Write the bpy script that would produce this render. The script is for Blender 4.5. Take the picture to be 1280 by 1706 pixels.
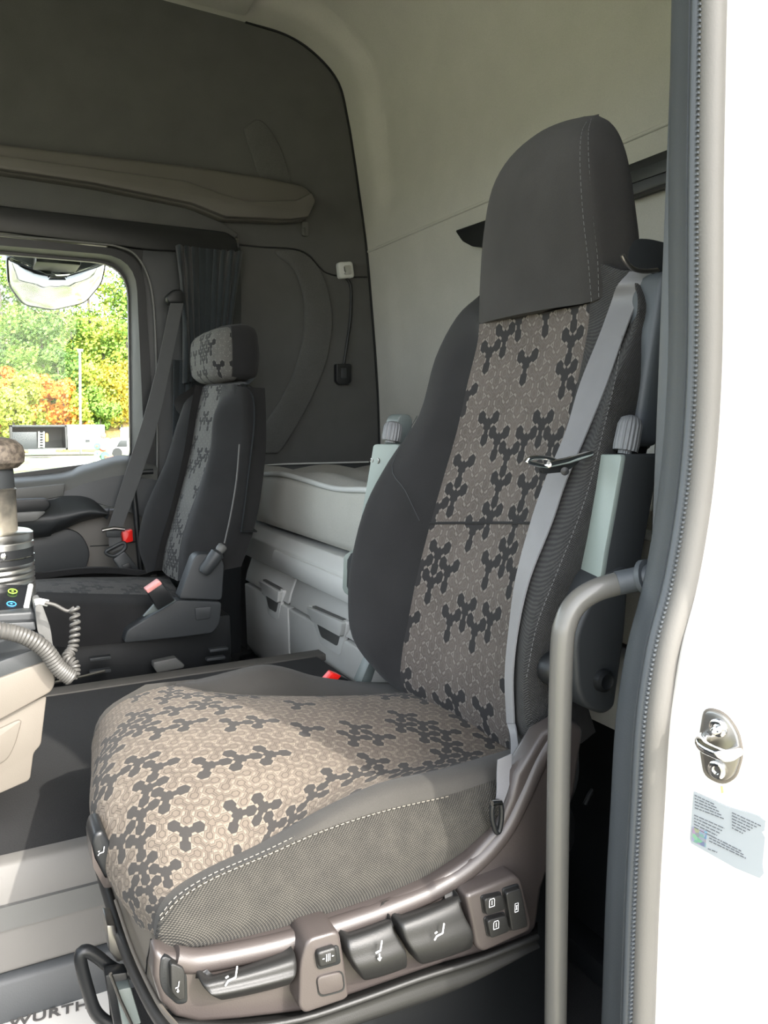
import bpy, bmesh, math, random
from mathutils import Vector, Matrix
random.seed(7)
for o in list(bpy.data.objects): bpy.data.objects.remove(o)
SC = bpy.context.scene
COL = SC.collection
# ------------------------------------------------------------------ camera
# truck frame: +X to the rear of the cab, +Y across the cab away from the open door, +Z up; metres
F = 1310.; YAW = math.radians(27.7); PIT = math.radians(6.45); CZ = 0.95
cd = bpy.data.cameras.new('camera'); cam = bpy.data.objects.new('camera', cd); COL.objects.link(cam)
cd.sensor_fit = 'VERTICAL'; cd.sensor_height = 36.0; cd.lens = F/1706*36.0
cd.clip_start = .02; cd.clip_end = 500
cam.location = (0, 0, CZ)
cam.rotation_euler = (math.radians(90)-PIT, 0, -YAW)
SC.camera = cam
# ------------------------------------------------------------------ light
w = bpy.data.worlds.new('sky'); SC.world = w; w.use_nodes = True
nt = w.node_tree; nt.nodes.clear()
bg = nt.nodes.new('ShaderNodeBackground'); ow = nt.nodes.new('ShaderNodeOutputWorld')
sk = nt.nodes.new('ShaderNodeTexSky'); sk.sky_type = 'NISHITA'; sk.sun_disc = False
sk.sun_elevation = math.radians(38); sk.sun_rotation = math.radians(160); sk.air_density = 1.0; sk.dust_density = 3.0
bg.inputs['Strength'].default_value = 0.85
hs_ = nt.nodes.new('ShaderNodeHueSaturation'); hs_.inputs['Saturation'].default_value = .35   # thin bright haze
nt.links.new(sk.outputs[0], hs_.inputs['Color']); nt.links.new(hs_.outputs[0], bg.inputs['Color']); nt.links.new(bg.outputs[0], ow.inputs['Surface'])
SUN_DIR = Vector((-.27, .75, -.66)).normalized()
sd = bpy.data.lights.new('sun', 'SUN'); sd.energy = 4.6; sd.angle = math.radians(.6); sd.color = (1, .95, .87)
so = bpy.data.objects.new('sun', sd); COL.objects.link(so); so.location = (1, -3, 5)
so.rotation_euler = SUN_DIR.to_track_quat('-Z', 'Y').to_euler()
SC.view_settings.view_transform = 'Standard'; SC.view_settings.look = 'None'
SC.view_settings.gamma = 1; SC.view_settings.exposure = 0.55; SC.view_settings.use_curve_mapping = False

# ------------------------------------------------------------------ helpers
_f = (math.sin(YAW)*math.cos(PIT), math.cos(YAW)*math.cos(PIT), -math.sin(PIT))
_r = (math.cos(YAW), -math.sin(YAW), 0)
_u = (math.sin(YAW)*math.sin(PIT), math.cos(YAW)*math.sin(PIT), math.cos(PIT))
def P(px, py, x=None, y=None, z=None):
    """measured point: where the sight line through a photo pixel meets a real plane of the cab"""
    a = (px-640)/F; b = -(py-853)/F
    d = [_f[i]+a*_r[i]+b*_u[i] for i in range(3)]
    t = x/d[0] if x is not None else y/d[1] if y is not None else (z-CZ)/d[2]
    return Vector((d[0]*t, d[1]*t, CZ+d[2]*t))
def PS(L, **k): return [P(a, b, **k) for a, b in L]
V = Vector

def cr(pts, n):
    """Catmull-Rom through pts, n steps per span"""
    pts = [V(p) for p in pts]
    if len(pts) == 2 : return [pts[0].lerp(pts[1], i/n) for i in range(n+1)]
    ext = [pts[0]*2-pts[1]]+pts+[pts[-1]*2-pts[-2]]
    out = []
    for k in range(1, len(ext)-2):
        a, b, c, d = ext[k-1:k+3]
        for i in range(n):
            t = i/n
            out.append(.5*((2*b)+(c-a)*t+(2*a-5*b+4*c-d)*t*t+(3*b-a-3*c+d)*t**3))
    out.append(pts[-1].copy()); return out
def crc(pts, n):
    pts = [V(p) for p in pts]; N = len(pts); out = []
    for k in range(N):
        a, b, c, d = (pts[(k+j) % N] for j in (-1, 0, 1, 2))
        for i in range(n):
            t = i/n
            out.append(.5*((2*b)+(c-a)*t+(2*a-5*b+4*c-d)*t*t+(3*b-a-3*c+d)*t**3))
    return out

def thing(name, label, cat, loc, group=None):
    o = bpy.data.objects.new(name, None); o.empty_display_size = .05; COL.objects.link(o); o.location = loc
    o['label'] = label; o['category'] = cat
    if group: o['group'] = group
    return o
def tag(o, label, cat, group=None, kind=None):
    if label: o['label'] = label
    if cat: o['category'] = cat
    if group: o['group'] = group
    if kind: o['kind'] = kind
    return o
def struct(o): o['kind'] = 'structure'; return o
def wloc(o):
    l = V(o.location)
    if o.parent: l = l+wloc(o.parent) if o.parent.type == 'EMPTY' or o.parent else l
    return l
ORIG = {}
def link(name, me, mat, parent=None, label=None, sharp=40, smooth=True):
    o = bpy.data.objects.new(name, me); COL.objects.link(o)
    if mat: me.materials.append(mat)
    if smooth:
        for p in me.polygons: p.use_smooth = True
        me.set_sharp_from_angle(angle=math.radians(sharp))
    vs = me.vertices; n = max(1, len(vs))
    c = V((sum(v.co.x for v in vs)/n, sum(v.co.y for v in vs)/n, min(v.co.z for v in vs)))
    me.transform(Matrix.Translation(-c))
    if parent is not None:
        pw = ORIG.get(parent.name, V(parent.location)); o.parent = parent; o.location = c-pw
    else: o.location = c
    ORIG[o.name] = c
    if label: o['label'] = label
    return o
def fix_normals(bm): bmesh.ops.recalc_face_normals(bm, faces=bm.faces)
def from_bm(name, bm, mat, parent=None, recalc=True, **k):
    if recalc: fix_normals(bm)
    me = bpy.data.meshes.new(name); bm.to_mesh(me); bm.free()
    return link(name, me, mat, parent, **k)

def grid_bm(G, uvf=None, close_u=False, bm=None):
    bm = bm or bmesh.new()
    vs = [[bm.verts.new(p) for p in r] for r in G]
    uvl = bm.loops.layers.uv.new('UVMap') if uvf else None
    nr, nc = len(G), len(G[0])
    for i in range(nr-1):
        for j in range(nc if close_u else nc-1):
            j2 = (j+1) % nc
            try: f = bm.faces.new((vs[i][j], vs[i][j2], vs[i+1][j2], vs[i+1][j]))
            except ValueError: continue
            if uvf:
                for l, (a, b) in zip(f.loops, ((i, j), (i, j2), (i+1, j2), (i+1, j))): l[uvl].uv = uvf[a][b]
    return bm, vs
def patch(name, rows, mat, parent=None, nu=5, nv=5, thick=.0, uv=None, away=None, label=None, sharp=60):
    """smooth surface through a net of control points; thick>0 gives it a body on the side away from `away`"""
    R = [cr(r, nu) for r in rows]
    C = [cr([R[i][j] for i in range(len(R))], nv) for j in range(len(R[0]))]
    G = [[C[j][i] for j in range(len(C))] for i in range(len(C[0]))]
    uvf = None
    if uv:
        m = len(G[0])//2; acc = [0]
        for i in range(1, len(G)): acc.append(acc[-1]+(G[i][m]-G[i-1][m]).length)
        uvf = [[uv(p, acc[i]) for p in G[i]] for i in range(len(G))]
    bm, vs = grid_bm(G, uvf)
    if thick:
        n = (G[-1][0]-G[0][0]).cross(G[0][-1]-G[0][0]).normalized()
        me = V(away) if away else V((0, 0, CZ))
        mid = G[len(G)//2][len(G[0])//2]
        sgn = -1 if n.dot(me-mid) > 0 else 1
        # rim goes straight back so that neighbouring panels meet
        ro, co = len(G), len(G[0])
        def back(i, j):
            a = G[max(i-1, 0)][j]; b = G[min(i+1, ro-1)][j]; c = G[i][max(j-1, 0)]; d = G[i][min(j+1, co-1)]
            nn = (b-a).cross(d-c)
            nn = nn.normalized() if nn.length > 1e-9 else n
            return G[i][j]+nn*thick*sgn
        bt = {}
        rim = [(0, j) for j in range(co)]+[(i, co-1) for i in range(1, ro)]+[(ro-1, j) for j in range(co-2, -1, -1)]+[(i, 0) for i in range(ro-2, 0, -1)]
        for ij in rim: bt[ij] = bm.verts.new(back(*ij))
        for k in range(len(rim)):
            a, b = rim[k], rim[(k+1) % len(rim)]
            try: bm.faces.new((vs[a[0]][a[1]], vs[b[0]][b[1]], bt[b], bt[a]))
            except ValueError: pass
    return from_bm(name, bm, mat, parent, label=label, sharp=sharp)
def loft(name, secs, mat, parent=None, n=4, m=4, label=None, cap=True, smooth_sec=True, smooth_len=True, uv=None, sharp=50):
    """closed body through closed cross-sections"""
    S = [crc(s, n) if smooth_sec else [V(p) for p in s] for s in secs]
    if smooth_len and len(S) > 2:
        C = [cr([S[i][j] for i in range(len(S))], m) for j in range(len(S[0]))]
        S = [[C[j][i] for j in range(len(C))] for i in range(len(C[0]))]
    bm, vs = grid_bm(S, None, True)
    if cap:
        for r in (vs[0], vs[-1]):
            try: bm.faces.new(r)
            except ValueError: pass
    return from_bm(name, bm, mat, parent, label=label, sharp=sharp)
def frames(pts, closed=False):
    T = []
    N = len(pts)
    for i in range(N):
        a = pts[(i-1) % N] if closed or i > 0 else pts[0]; b = pts[(i+1) % N] if closed or i < N-1 else pts[-1]
        T.append((b-a).normalized())
    u = T[0].orthogonal().normalized(); U = []
    for t in T:
        u = (u-t*u.dot(t)).normalized(); U.append(u.copy())
    return T, U
def tube_bm(pts, r, n=10, closed=False, bm=None, sec=None, upv=None, cap=True):
    pts = [V(p) for p in pts]; T, U = frames(pts, closed); bm = bm or bmesh.new(); rings = []
    for i, p in enumerate(pts):
        rr = r[i] if isinstance(r, (list, tuple)) else r
        t, u = T[i], U[i]
        if upv is not None: u = (V(upv)-t*V(upv).dot(t)).normalized()
        v = t.cross(u)
        if sec: rings.append([bm.verts.new(p+u*a+v*b) for a, b in sec])
        else: rings.append([bm.verts.new(p+(u*math.cos(2*math.pi*k/n)+v*math.sin(2*math.pi*k/n))*rr) for k in range(n)])
    m = len(rings[0])
    for i in range(len(rings) if closed else len(rings)-1):
        a, b = rings[i], rings[(i+1) % len(rings)]
        for k in range(m): bm.faces.new((a[k], a[(k+1) % m], b[(k+1) % m], b[k]))
    if not closed and cap: bm.faces.new(rings[0]); bm.faces.new(rings[-1])
    return bm
def tube(name, pts, r, mat, parent=None, n=10, sm=0, closed=False, label=None, sec=None, upv=None, sharp=50):
    if sm: pts = crc(pts, sm) if closed else cr(pts, sm)
    return from_bm(name, tube_bm(pts, r, n, closed, sec=sec, upv=upv), mat, parent, label=label, sharp=sharp)
def strip(name, L, R, mat, parent=None, n=5, thick=.0015, label=None):
    return patch(name, list(zip(L, R)), mat, parent, nu=2, nv=n, thick=thick, label=label)
def rnd(poly, r, k=4):
    """round the corners of a planar polygon; r a number or a list"""
    out = []; N = len(poly); poly = [V(p) for p in poly]
    for i, p in enumerate(poly):
        rr = r[i] if isinstance(r, (list, tuple)) else r
        a = poly[i-1]-p; b = poly[(i+1) % N]-p
        rr = min(rr, a.length*.45, b.length*.45)
        if rr < 1e-5: out.append(p); continue
        A = p+a.normalized()*rr; B = p+b.normalized()*rr
        for j in range(k+1):
            t = j/k; out.append(A*(1-t)**2+p*2*t*(1-t)+B*t*t)
    return out
def prism_bm(poly, vec, bev=0, seg=2, bm=None, taper=None):
    own = bmesh.new()
    a = [own.verts.new(p) for p in poly]
    c = sum((V(p) for p in poly), V())/len(poly)
    b = [own.verts.new((V(p) if taper is None else c+(V(p)-c)*taper)+V(vec)) for p in poly]
    own.faces.new(a); own.faces.new(b[::-1])
    for i in range(len(a)): own.faces.new((a[i], b[i], b[(i+1) % len(a)], a[(i+1) % len(a)]))
    fix_normals(own)
    if bev:
        fs = [f for f in own.faces if len(f.verts) == len(a) or len(a) == 4]
        es = [e for e in own.edges if len(e.link_faces) == 2 and e.calc_face_angle(0) > math.radians(35)]
        bmesh.ops.bevel(own, geom=es, offset=bev, segments=seg, profile=.5, affect='EDGES', clamp_overlap=True)
    if bm is None: return own
    me = bpy.data.meshes.new('t'); own.to_mesh(me); own.free(); bm.from_mesh(me); bpy.data.meshes.remove(me); return bm
def prism(name, poly, vec, mat, parent=None, bev=.004, seg=2, label=None, taper=None, sharp=35):
    return from_bm(name, prism_bm(poly, vec, bev, seg, taper=taper), mat, parent, label=label, sharp=sharp)
def box_bm(lo, hi, bev=.004, seg=2, bm=None):
    x0, y0, z0 = lo; x1, y1, z1 = hi
    return prism_bm([V((x0, y0, z0)), V((x1, y0, z0)), V((x1, y1, z0)), V((x0, y1, z0))], V((0, 0, z1-z0)), bev, seg, bm)
def box(name, lo, hi, mat, parent=None, bev=.004, seg=2, label=None):
    return from_bm(name, box_bm(lo, hi, bev, seg), mat, parent, label=label, sharp=35)
def lathe(name, base, axis, prof, mat, parent=None, n=28, label=None, ribs=0, rd=0.0):
    ax = V(axis).normalized(); u = ax.orthogonal().normalized(); v = ax.cross(u); base = V(base)
    if ribs: n = ribs*4
    S = []
    for h, r in prof:
        S.append([base+ax*h+(u*math.cos(2*math.pi*k/n)+v*math.sin(2*math.pi*k/n))*(r*(1-(rd if ribs and (k % 4) in (2, 3) else 0))) for k in range(n)])
    return loft(name, S, mat, parent, smooth_sec=False, smooth_len=False, label=label, sharp=40)
def join_lines(name, lines, r, mat, parent=None, n=6, closed=False, label=None):
    bm = bmesh.new()
    for L in lines: tube_bm(L, r, n, closed, bm=bm)
    return from_bm(name, bm, mat, parent, label=label)
def decal(name, lines, org, ax, ay, s, off, mat, parent, wd=.08):
    """printed symbol: thin raised strokes laid on a face; lines in unit coords"""
    ax = V(ax).normalized(); ay = V(ay).normalized(); nn = V(off)
    L = [[V(org)+ax*(a*s)+ay*(b*s)+nn for a, b in ln] for ln in lines]
    return join_lines(name, L, wd*s*.5, mat, parent, n=5)

# ------------------------------------------------------------------ materials
class NB:
    def __init__(s, name):
        s.m = bpy.data.materials.new(name); s.m.use_nodes = True; s.t = s.m.node_tree; s.N = s.t.nodes; s.N.clear()
        s.out = s.N.new('ShaderNodeOutputMaterial'); s.b = s.N.new('ShaderNodeBsdfPrincipled')
        s.t.links.new(s.b.outputs[0], s.out.inputs[0])
    def set(s, **k):
        for a, v in k.items():
            i = s.b.inputs[a.replace('_', ' ')]
            if hasattr(v, 'is_output'): s.t.links.new(v, i)
            else: i.default_value = (*v, 1) if isinstance(v, tuple) and len(v) == 3 and i.type == 'RGBA' else v
        return s
    def M(s, op, a, b=0., c=None):
        n = s.N.new('ShaderNodeMath'); n.operation = op
        for i, v in enumerate((a, b) if c is None else (a, b, c)):
            if hasattr(v, 'is_output'): s.t.links.new(v, n.inputs[i])
            else: n.inputs[i].default_value = v
        return n.outputs[0]
    def noise(s, sc, vec=None, det=4, out=0):
        n = s.N.new('ShaderNodeTexNoise'); n.inputs['Scale'].default_value = sc; n.inputs['Detail'].default_value = det
        s.t.links.new(vec if vec is not None else s.coord(), n.inputs['Vector']); return n.outputs[out]
    def coord(s, which='Object'):
        n = s.N.new('ShaderNodeTexCoord'); return n.outputs[which]
    def mix(s, f, a, b):
        n = s.N.new('ShaderNodeMix'); n.data_type = 'RGBA'; n.clamp_factor = True
        for v, i in ((f, n.inputs['Factor']), (a, n.inputs[6]), (b, n.inputs[7])):
            if hasattr(v, 'is_output'): s.t.links.new(v, i)
            else: i.default_value = (*v, 1) if isinstance(v, tuple) else v
        return n.outputs[2]
    def bump(s, h, st=.3, d=.001):
        n = s.N.new('ShaderNodeBump'); n.inputs['Strength'].default_value = st; n.inputs['Distance'].default_value = d
        s.t.links.new(h, n.inputs['Height']); s.t.links.new(n.outputs[0], s.b.inputs['Normal']); return s
    def smooth(s, x, a, b):
        n = s.N.new('ShaderNodeMapRange'); n.interpolation_type = 'SMOOTHSTEP'
        for v, i in ((x, 0), (a, 1), (b, 2)):
            if hasattr(v, 'is_output'): s.t.links.new(v, n.inputs[i])
            else: n.inputs[i].default_value = v
        return n.outputs[0]
def plastic(name, c, rough=.5, grain=600, st=.25, var=.12, metal=0., coat=0.):
    b = NB(name); n = b.noise(6.)
    b.set(Base_Color=b.mix(n, tuple(x*(1-var) for x in c), tuple(min(1, x*(1+var)) for x in c)), Roughness=rough, Metallic=metal, Coat_Weight=coat)
    if grain: b.bump(b.noise(grain, det=2), st, .0006)
    return b.m
def fabric(name, c, scale=900, rough=.95, sheen=.05, c2=None, st=.5, mott=.25):
    b = NB(name); co = b.coord()
    n = b.noise(scale, det=2); n2 = b.noise(9., det=3)
    c2 = c2 or tuple(x*1.5 for x in c)
    f = b.M('ADD', b.M('MULTIPLY', n, 1-mott), b.M('MULTIPLY', n2, mott))
    b.set(Base_Color=b.mix(b.smooth(f, .35, .65), c, c2), Roughness=rough, Sheen_Weight=sheen, Sheen_Roughness=.5)
    b.bump(n, st, .001); return b.m
def woven(name, c1, c2, s=420., tint=None):
    s = s*2.2
    """open mesh knit: rows of light dots on dark ground"""
    b = NB(name); co = b.coord(); sp = b.N.new('ShaderNodeSeparateXYZ'); b.t.links.new(co, sp.inputs[0])
    x, y, z = sp.outputs
    q = b.M('MULTIPLY', b.M('ADD', x, b.M('MULTIPLY', y, .6)), s*2*math.pi/2.2); r = b.M('MULTIPLY', b.M('ADD', z, b.M('MULTIPLY', y, .8)), s*2*math.pi/2.2)
    a = b.M('ADD', b.M('MULTIPLY', b.M('SINE', q), b.M('SINE', r)), b.M('MULTIPLY', b.noise(60., det=4), .9))
    f = b.smooth(a, .0, 1.1)
    b.set(Base_Color=b.mix(f, c1, c2), Roughness=.9, Sheen_Weight=.02); b.bump(a, .6, .0012); return b.m
def tripod_fabric(name, tan, tan2, dark, line, flip=1, U=.042, groove_shade=None):
    """upholstery print: three-armed figures on a hexagonal lattice, some dark, with pale outlines"""
    b = NB(name); M = b.M
    uv = b.N.new('ShaderNodeUVMap').outputs[0]
    wob = b.N.new('ShaderNodeTexNoise'); wob.inputs['Scale'].default_value = 30; b.t.links.new(uv, wob.inputs['Vector'])
    sp = b.N.new('ShaderNodeSeparateXYZ'); b.t.links.new(uv, sp.inputs[0])
    X = M('MULTIPLY', sp.outputs[1], flip/U); Y = M('MULTIPLY', sp.outputs[0], 1/U)
    h = .5; H = h*math.sqrt(3)
    def cell(ox, oy):   # offset from the nearest lattice point of one rectangular lattice
        gx = M('SUBTRACT', M('FLOORED_MODULO', M('ADD', X, ox+h/2), h), h/2)
        gy = M('SUBTRACT', M('FLOORED_MODULO', M('ADD', Y, oy+H/2), H), H/2)
        return gx, gy, M('ADD', M('MULTIPLY', gx, gx), M('MULTIPLY', gy, gy))
    ax_, ay_, ad = cell(0, 0); bx_, by_, bd = cell(h/2, H/2)
    pick = M('LESS_THAN', bd, ad)
    def sel(p, q): return M('ADD', M('MULTIPLY', q, pick), M('MULTIPLY', p, M('SUBTRACT', 1, pick)))
    cx = M('SUBTRACT', X, sel(ax_, bx_)); cy = M('SUBTRACT', Y, sel(ay_, by_))
    j = M('ROUND', M('DIVIDE', cy, H/2)); i = M('ROUND', M('SUBTRACT', M('DIVIDE', cx, h), M('MULTIPLY', j, .5)))
    pi_ = M('FLOORED_MODULO', M('ADD', i, .1), 2.); pj = M('FLOORED_MODULO', M('ADD', j, .1), 2.)
    pi_ = M('GREATER_THAN', pi_, .9); pj = M('GREATER_THAN', pj, .9)
    ox = M('ADD', M('MULTIPLY', M('MULTIPLY', pi_, M('SUBTRACT', 1, pj)), -h), M('MULTIPLY', pj, h/2))
    oy = M('MULTIPLY', M('MULTIPLY', pj, M('SUBTRACT', 1, M('MULTIPLY', pi_, 2))), H/2)
    px = M('ADD', cx, ox); py = M('ADD', cy, oy)       # centre of this figure
    qx = M('SUBTRACT', X, px); qy = M('SUBTRACT', Y, py)
    r = M('SQRT', M('ADD', M('MULTIPLY', qx, qx), M('MULTIPLY', qy, qy)))
    an = M('ARCTAN2', qy, qx); t3 = 2*math.pi/3
    an = M('SUBTRACT', M('FLOORED_MODULO', M('ADD', an, t3/2), t3), t3/2)
    fx = M('MULTIPLY', r, M('COSINE', an)); fy = M('ABSOLUTE', M('MULTIPLY', r, M('SINE', an)))
    lx = M('ABSOLUTE', M('SUBTRACT', fx, .5))
    lobe = M('SUBTRACT', M('MAXIMUM', fy, M('ADD', M('MULTIPLY', lx, .80), M('MULTIPLY', fy, .5))), .205)
    arm = M('MAXIMUM', M('SUBTRACT', fy, .115), M('SUBTRACT', fx, .5))
    hub = M('SUBTRACT', M('ADD', fx, M('MULTIPLY', fy, .3)), .21)
    d = M('MINIMUM', M('MINIMUM', lobe, arm), hub)
    cv = b.N.new('ShaderNodeCombineXYZ')
    for k, v in enumerate((M('ROUND', M('MULTIPLY', px, 4)), M('ROUND', M('MULTIPLY', py, 4.6188)))): b.t.links.new(v, cv.inputs[k])
    wn = b.N.new('ShaderNodeTexWhiteNoise'); wn.noise_dimensions = '2D'; b.t.links.new(cv.outputs[0], wn.inputs['Vector'])
    rnd_ = wn.outputs['Value']
    isd = M('LESS_THAN', rnd_, .35)
    inside = b.smooth(d, .012, -.012)
    edge = b.smooth(M('ABSOLUTE', M('SUBTRACT', d, .03)), .026, .010)
    groove = M('MULTIPLY', b.smooth(M('ABSOLUTE', M('ADD', d, .085)), .022, .008), M('SUBTRACT', 1, isd))
    fine = b.N.new('ShaderNodeTexNoise'); fine.inputs['Scale'].default_value = 1500; fine.inputs['Detail'].default_value = 2; b.t.links.new(uv, fine.inputs['Vector'])
    big = b.N.new('ShaderNodeTexNoise'); big.inputs['Scale'].default_value = 14; big.inputs['Detail'].default_value = 3; b.t.links.new(uv, big.inputs['Vector'])
    base = b.mix(b.smooth(big.outputs[0], .35, .65), tan, tan2)
    lc = b.mix(edge, base, line)
    c = b.mix(M('MULTIPLY', groove, .35 if groove_shade is None else .6), lc, groove_shade or line)
    c = b.mix(M('MULTIPLY', inside, isd), c, dark)
    c = b.mix(M('MULTIPLY', fine.outputs[0], .35), c, tuple(x*.4 for x in tan))
    b.set(Base_Color=c, Roughness=.95, Sheen_Weight=.03)
    hgt = M('ADD', M('SUBTRACT', M('MULTIPLY', inside, .6), M('MULTIPLY', groove, .8)), M('MULTIPLY', fine.outputs[0], .35))
    b.bump(hgt, .7, .0012); return b.m
def metal(name, c, rough=.3, sc=80., st=.05):
    b = NB(name); b.set(Base_Color=c, Metallic=1., Roughness=b.M('ADD', b.M('MULTIPLY', b.noise(sc), .15), rough-.07)); b.bump(b.noise(sc*5), st, .0005); return b.m
def glass(name, tint=(.95, .98, .97), alpha=.06):
    m = bpy.data.materials.new(name); m.use_nodes = True; t = m.node_tree; t.nodes.clear()
    o = t.nodes.new('ShaderNodeOutputMaterial'); mx = t.nodes.new('ShaderNodeMixShader'); tr = t.nodes.new('ShaderNodeBsdfTransparent'); gl = t.nodes.new('ShaderNodeBsdfGlossy')
    fr = t.nodes.new('ShaderNodeFresnel'); fr.inputs[0].default_value = 1.2
    tr.inputs[0].default_value = (*tint, 1); gl.inputs['Roughness'].default_value = .02
    t.links.new(fr.outputs[0], mx.inputs[0]); t.links.new(tr.outputs[0], mx.inputs[1]); t.links.new(gl.outputs[0], mx.inputs[2]); t.links.new(mx.outputs[0], o.inputs[0]); return m

m_dark = fabric('dark_headliner', (.070, .070, .068), 700, sheen=.05, c2=(.098, .098, .095))
m_liner = fabric('grey_headliner', (.41, .40, .37), 700, sheen=.05, c2=(.48, .47, .435))
m_shelf = plastic('grey_brown_plastic', (.10, .093, .083), .6)
m_black = plastic('black_plastic', (.007, .008, .009), .45)
m_char = plastic('charcoal_plastic', (.028, .031, .033), .5)
m_grey = plastic('mid_grey_plastic', (.10, .10, .095), .5)
m_cab = plastic('light_grey_plastic', (.50, .50, .475), .45)
m_cab2 = plastic('pale_grey_plastic', (.62, .62, .59), .45)
m_beige = plastic('beige_plastic', (.125, .110, .090), .6)
m_tun = plastic('silver_grey_plastic', (.115, .11, .102), .62, grain=900)
m_mauve = plastic('mauve_brown_plastic', (.048, .040, .037), .42, grain=900, coat=.1)
m_lever = plastic('lever_black', (.010, .010, .0095), .5, grain=900)
m_carpet = fabric('black_carpet', (.006, .006, .006), 500, c2=(.012, .012, .012), st=1., sheen=.02)
m_velvet = fabric('charcoal_velour', (.006, .006, .0065), 1400, sheen=.04, c2=(.012, .012, .0125), mott=.6)
m_head = fabric('headrest_velour', (.022, .021, .0195), 1400, sheen=.04, c2=(.034, .032, .030), mott=.6)
m_seatdk = fabric('warm_charcoal_velour', (.030, .028, .024), 1400, sheen=.04, c2=(.045, .042, .037), mott=.5)
m_mesh = woven('mesh_knit', (.009, .0085, .007), (.058, .053, .043), 320)
m_meshdk = woven('mesh_knit_dark', (.012, .012, .0125), (.05, .049, .047), 320)
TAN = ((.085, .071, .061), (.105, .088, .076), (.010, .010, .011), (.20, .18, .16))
m_pat = tripod_fabric('print_cushion', (.125, .101, .078), (.15, .122, .094), (.024, .0225, .021), (.22, .185, .145), 1, .036, groove_shade=(.05, .04, .03))  # dark groove colour paints in the shadow lines of the relief
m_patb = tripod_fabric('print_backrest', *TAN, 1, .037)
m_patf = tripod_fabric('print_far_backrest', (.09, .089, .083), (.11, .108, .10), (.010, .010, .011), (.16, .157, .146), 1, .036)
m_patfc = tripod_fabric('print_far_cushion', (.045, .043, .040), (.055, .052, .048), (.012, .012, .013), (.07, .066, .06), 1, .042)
m_thread = plastic('thread', (.22, .20, .165), .9, grain=0)
m_threadg = plastic('grey_thread', (.13, .13, .13), .9, grain=0)
def web(name, c):
    b = NB(name)
    b.set(Base_Color=b.mix(b.noise(40.), c, tuple(x*1.25 for x in c)), Roughness=.55, Sheen_Weight=.3); b.bump(b.noise(900), .3, .0006); return b.m
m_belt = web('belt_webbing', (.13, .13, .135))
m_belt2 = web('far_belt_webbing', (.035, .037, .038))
m_arm = plastic('grey_green_plastic', (.115, .135, .128), .42)
m_armf = plastic('pale_grey_green_plastic', (.22, .26, .24), .42)
m_knob = plastic('knob_grey', (.13, .135, .14), .4)
m_handle = plastic('handle_grey_coat', (.105, .102, .092), .38, grain=300, st=.12, coat=.2)
m_chrome = metal('chrome', (.75, .75, .74), .12)
m_steel = metal('brushed_steel', (.30, .29, .275), .35)
m_alu = metal('aluminium', (.62, .62, .60), .3)
m_white = plastic('white_paint', (.78, .765, .73), .25, grain=0, var=.02, coat=.6)
m_rubber = plastic('beige_grey_rubber', (.115, .11, .10), .6, var=.15)
m_rubdk = plastic('blue_grey_rubber', (.062, .070, .077), .5)
m_red = plastic('red_plastic', (.75, .015, .01), .35, grain=0)
m_mark = plastic('white_print', (.85, .85, .85), .5, grain=0)
m_label = plastic('label_grey', (.30, .325, .34), .45, grain=0)
m_ink = plastic('grey_ink', (.09, .095, .105), .6, grain=0)
m_paper = plastic('paper', (.62, .60, .56), .8, grain=0)
m_inkd = plastic('dark_ink', (.09, .085, .08), .7, grain=0)
m_glass = glass('clear_glass')
m_matt = fabric('mattress_cloth', (.40, .395, .355), 700, c2=(.47, .465, .42))
m_pipe = plastic('piping', (.55, .56, .54), .7, grain=0)
m_quilt = fabric('quilt_cloth', (.27, .262, .238), 500, c2=(.34, .332, .302))

# ------------------------------------------------------------------ setting: cab shell
YW = 2.8; XF = -1.25
floor = struct(box('floor', (XF, .42, .02), (1.6, 2.95, .10), m_carpet, bev=0))
# far side wall: dark upholstered, opening for the door on the left
prof = [(.64, 2.342), (.927, 2.335), (1.083, 2.324), (1.198, 2.277), (1.282, 2.199), (1.318, 2.078), (1.342, 1.953), (1.367, 1.803), (1.397, 1.606), (1.438, 1.15), (1.451, .842), (1.46, .1)]
top = [V((XF, YW, 2.42))]+[V((a+(.05 if b < 2.3 else .0), YW, b+(.06 if b > 2.1 else 0))) for a, b in prof]
hb0, hb1 = P(0, 345, y=YW), P(398, 397, y=YW)
poly = top+[V((hb1.x, YW, .1)), V((hb1.x, YW, hb1.z)), V((XF, YW, hb0.z))]
wr = struct(prism('wall_right', poly, (0, .12, 0), m_dark, bev=0))
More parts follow.
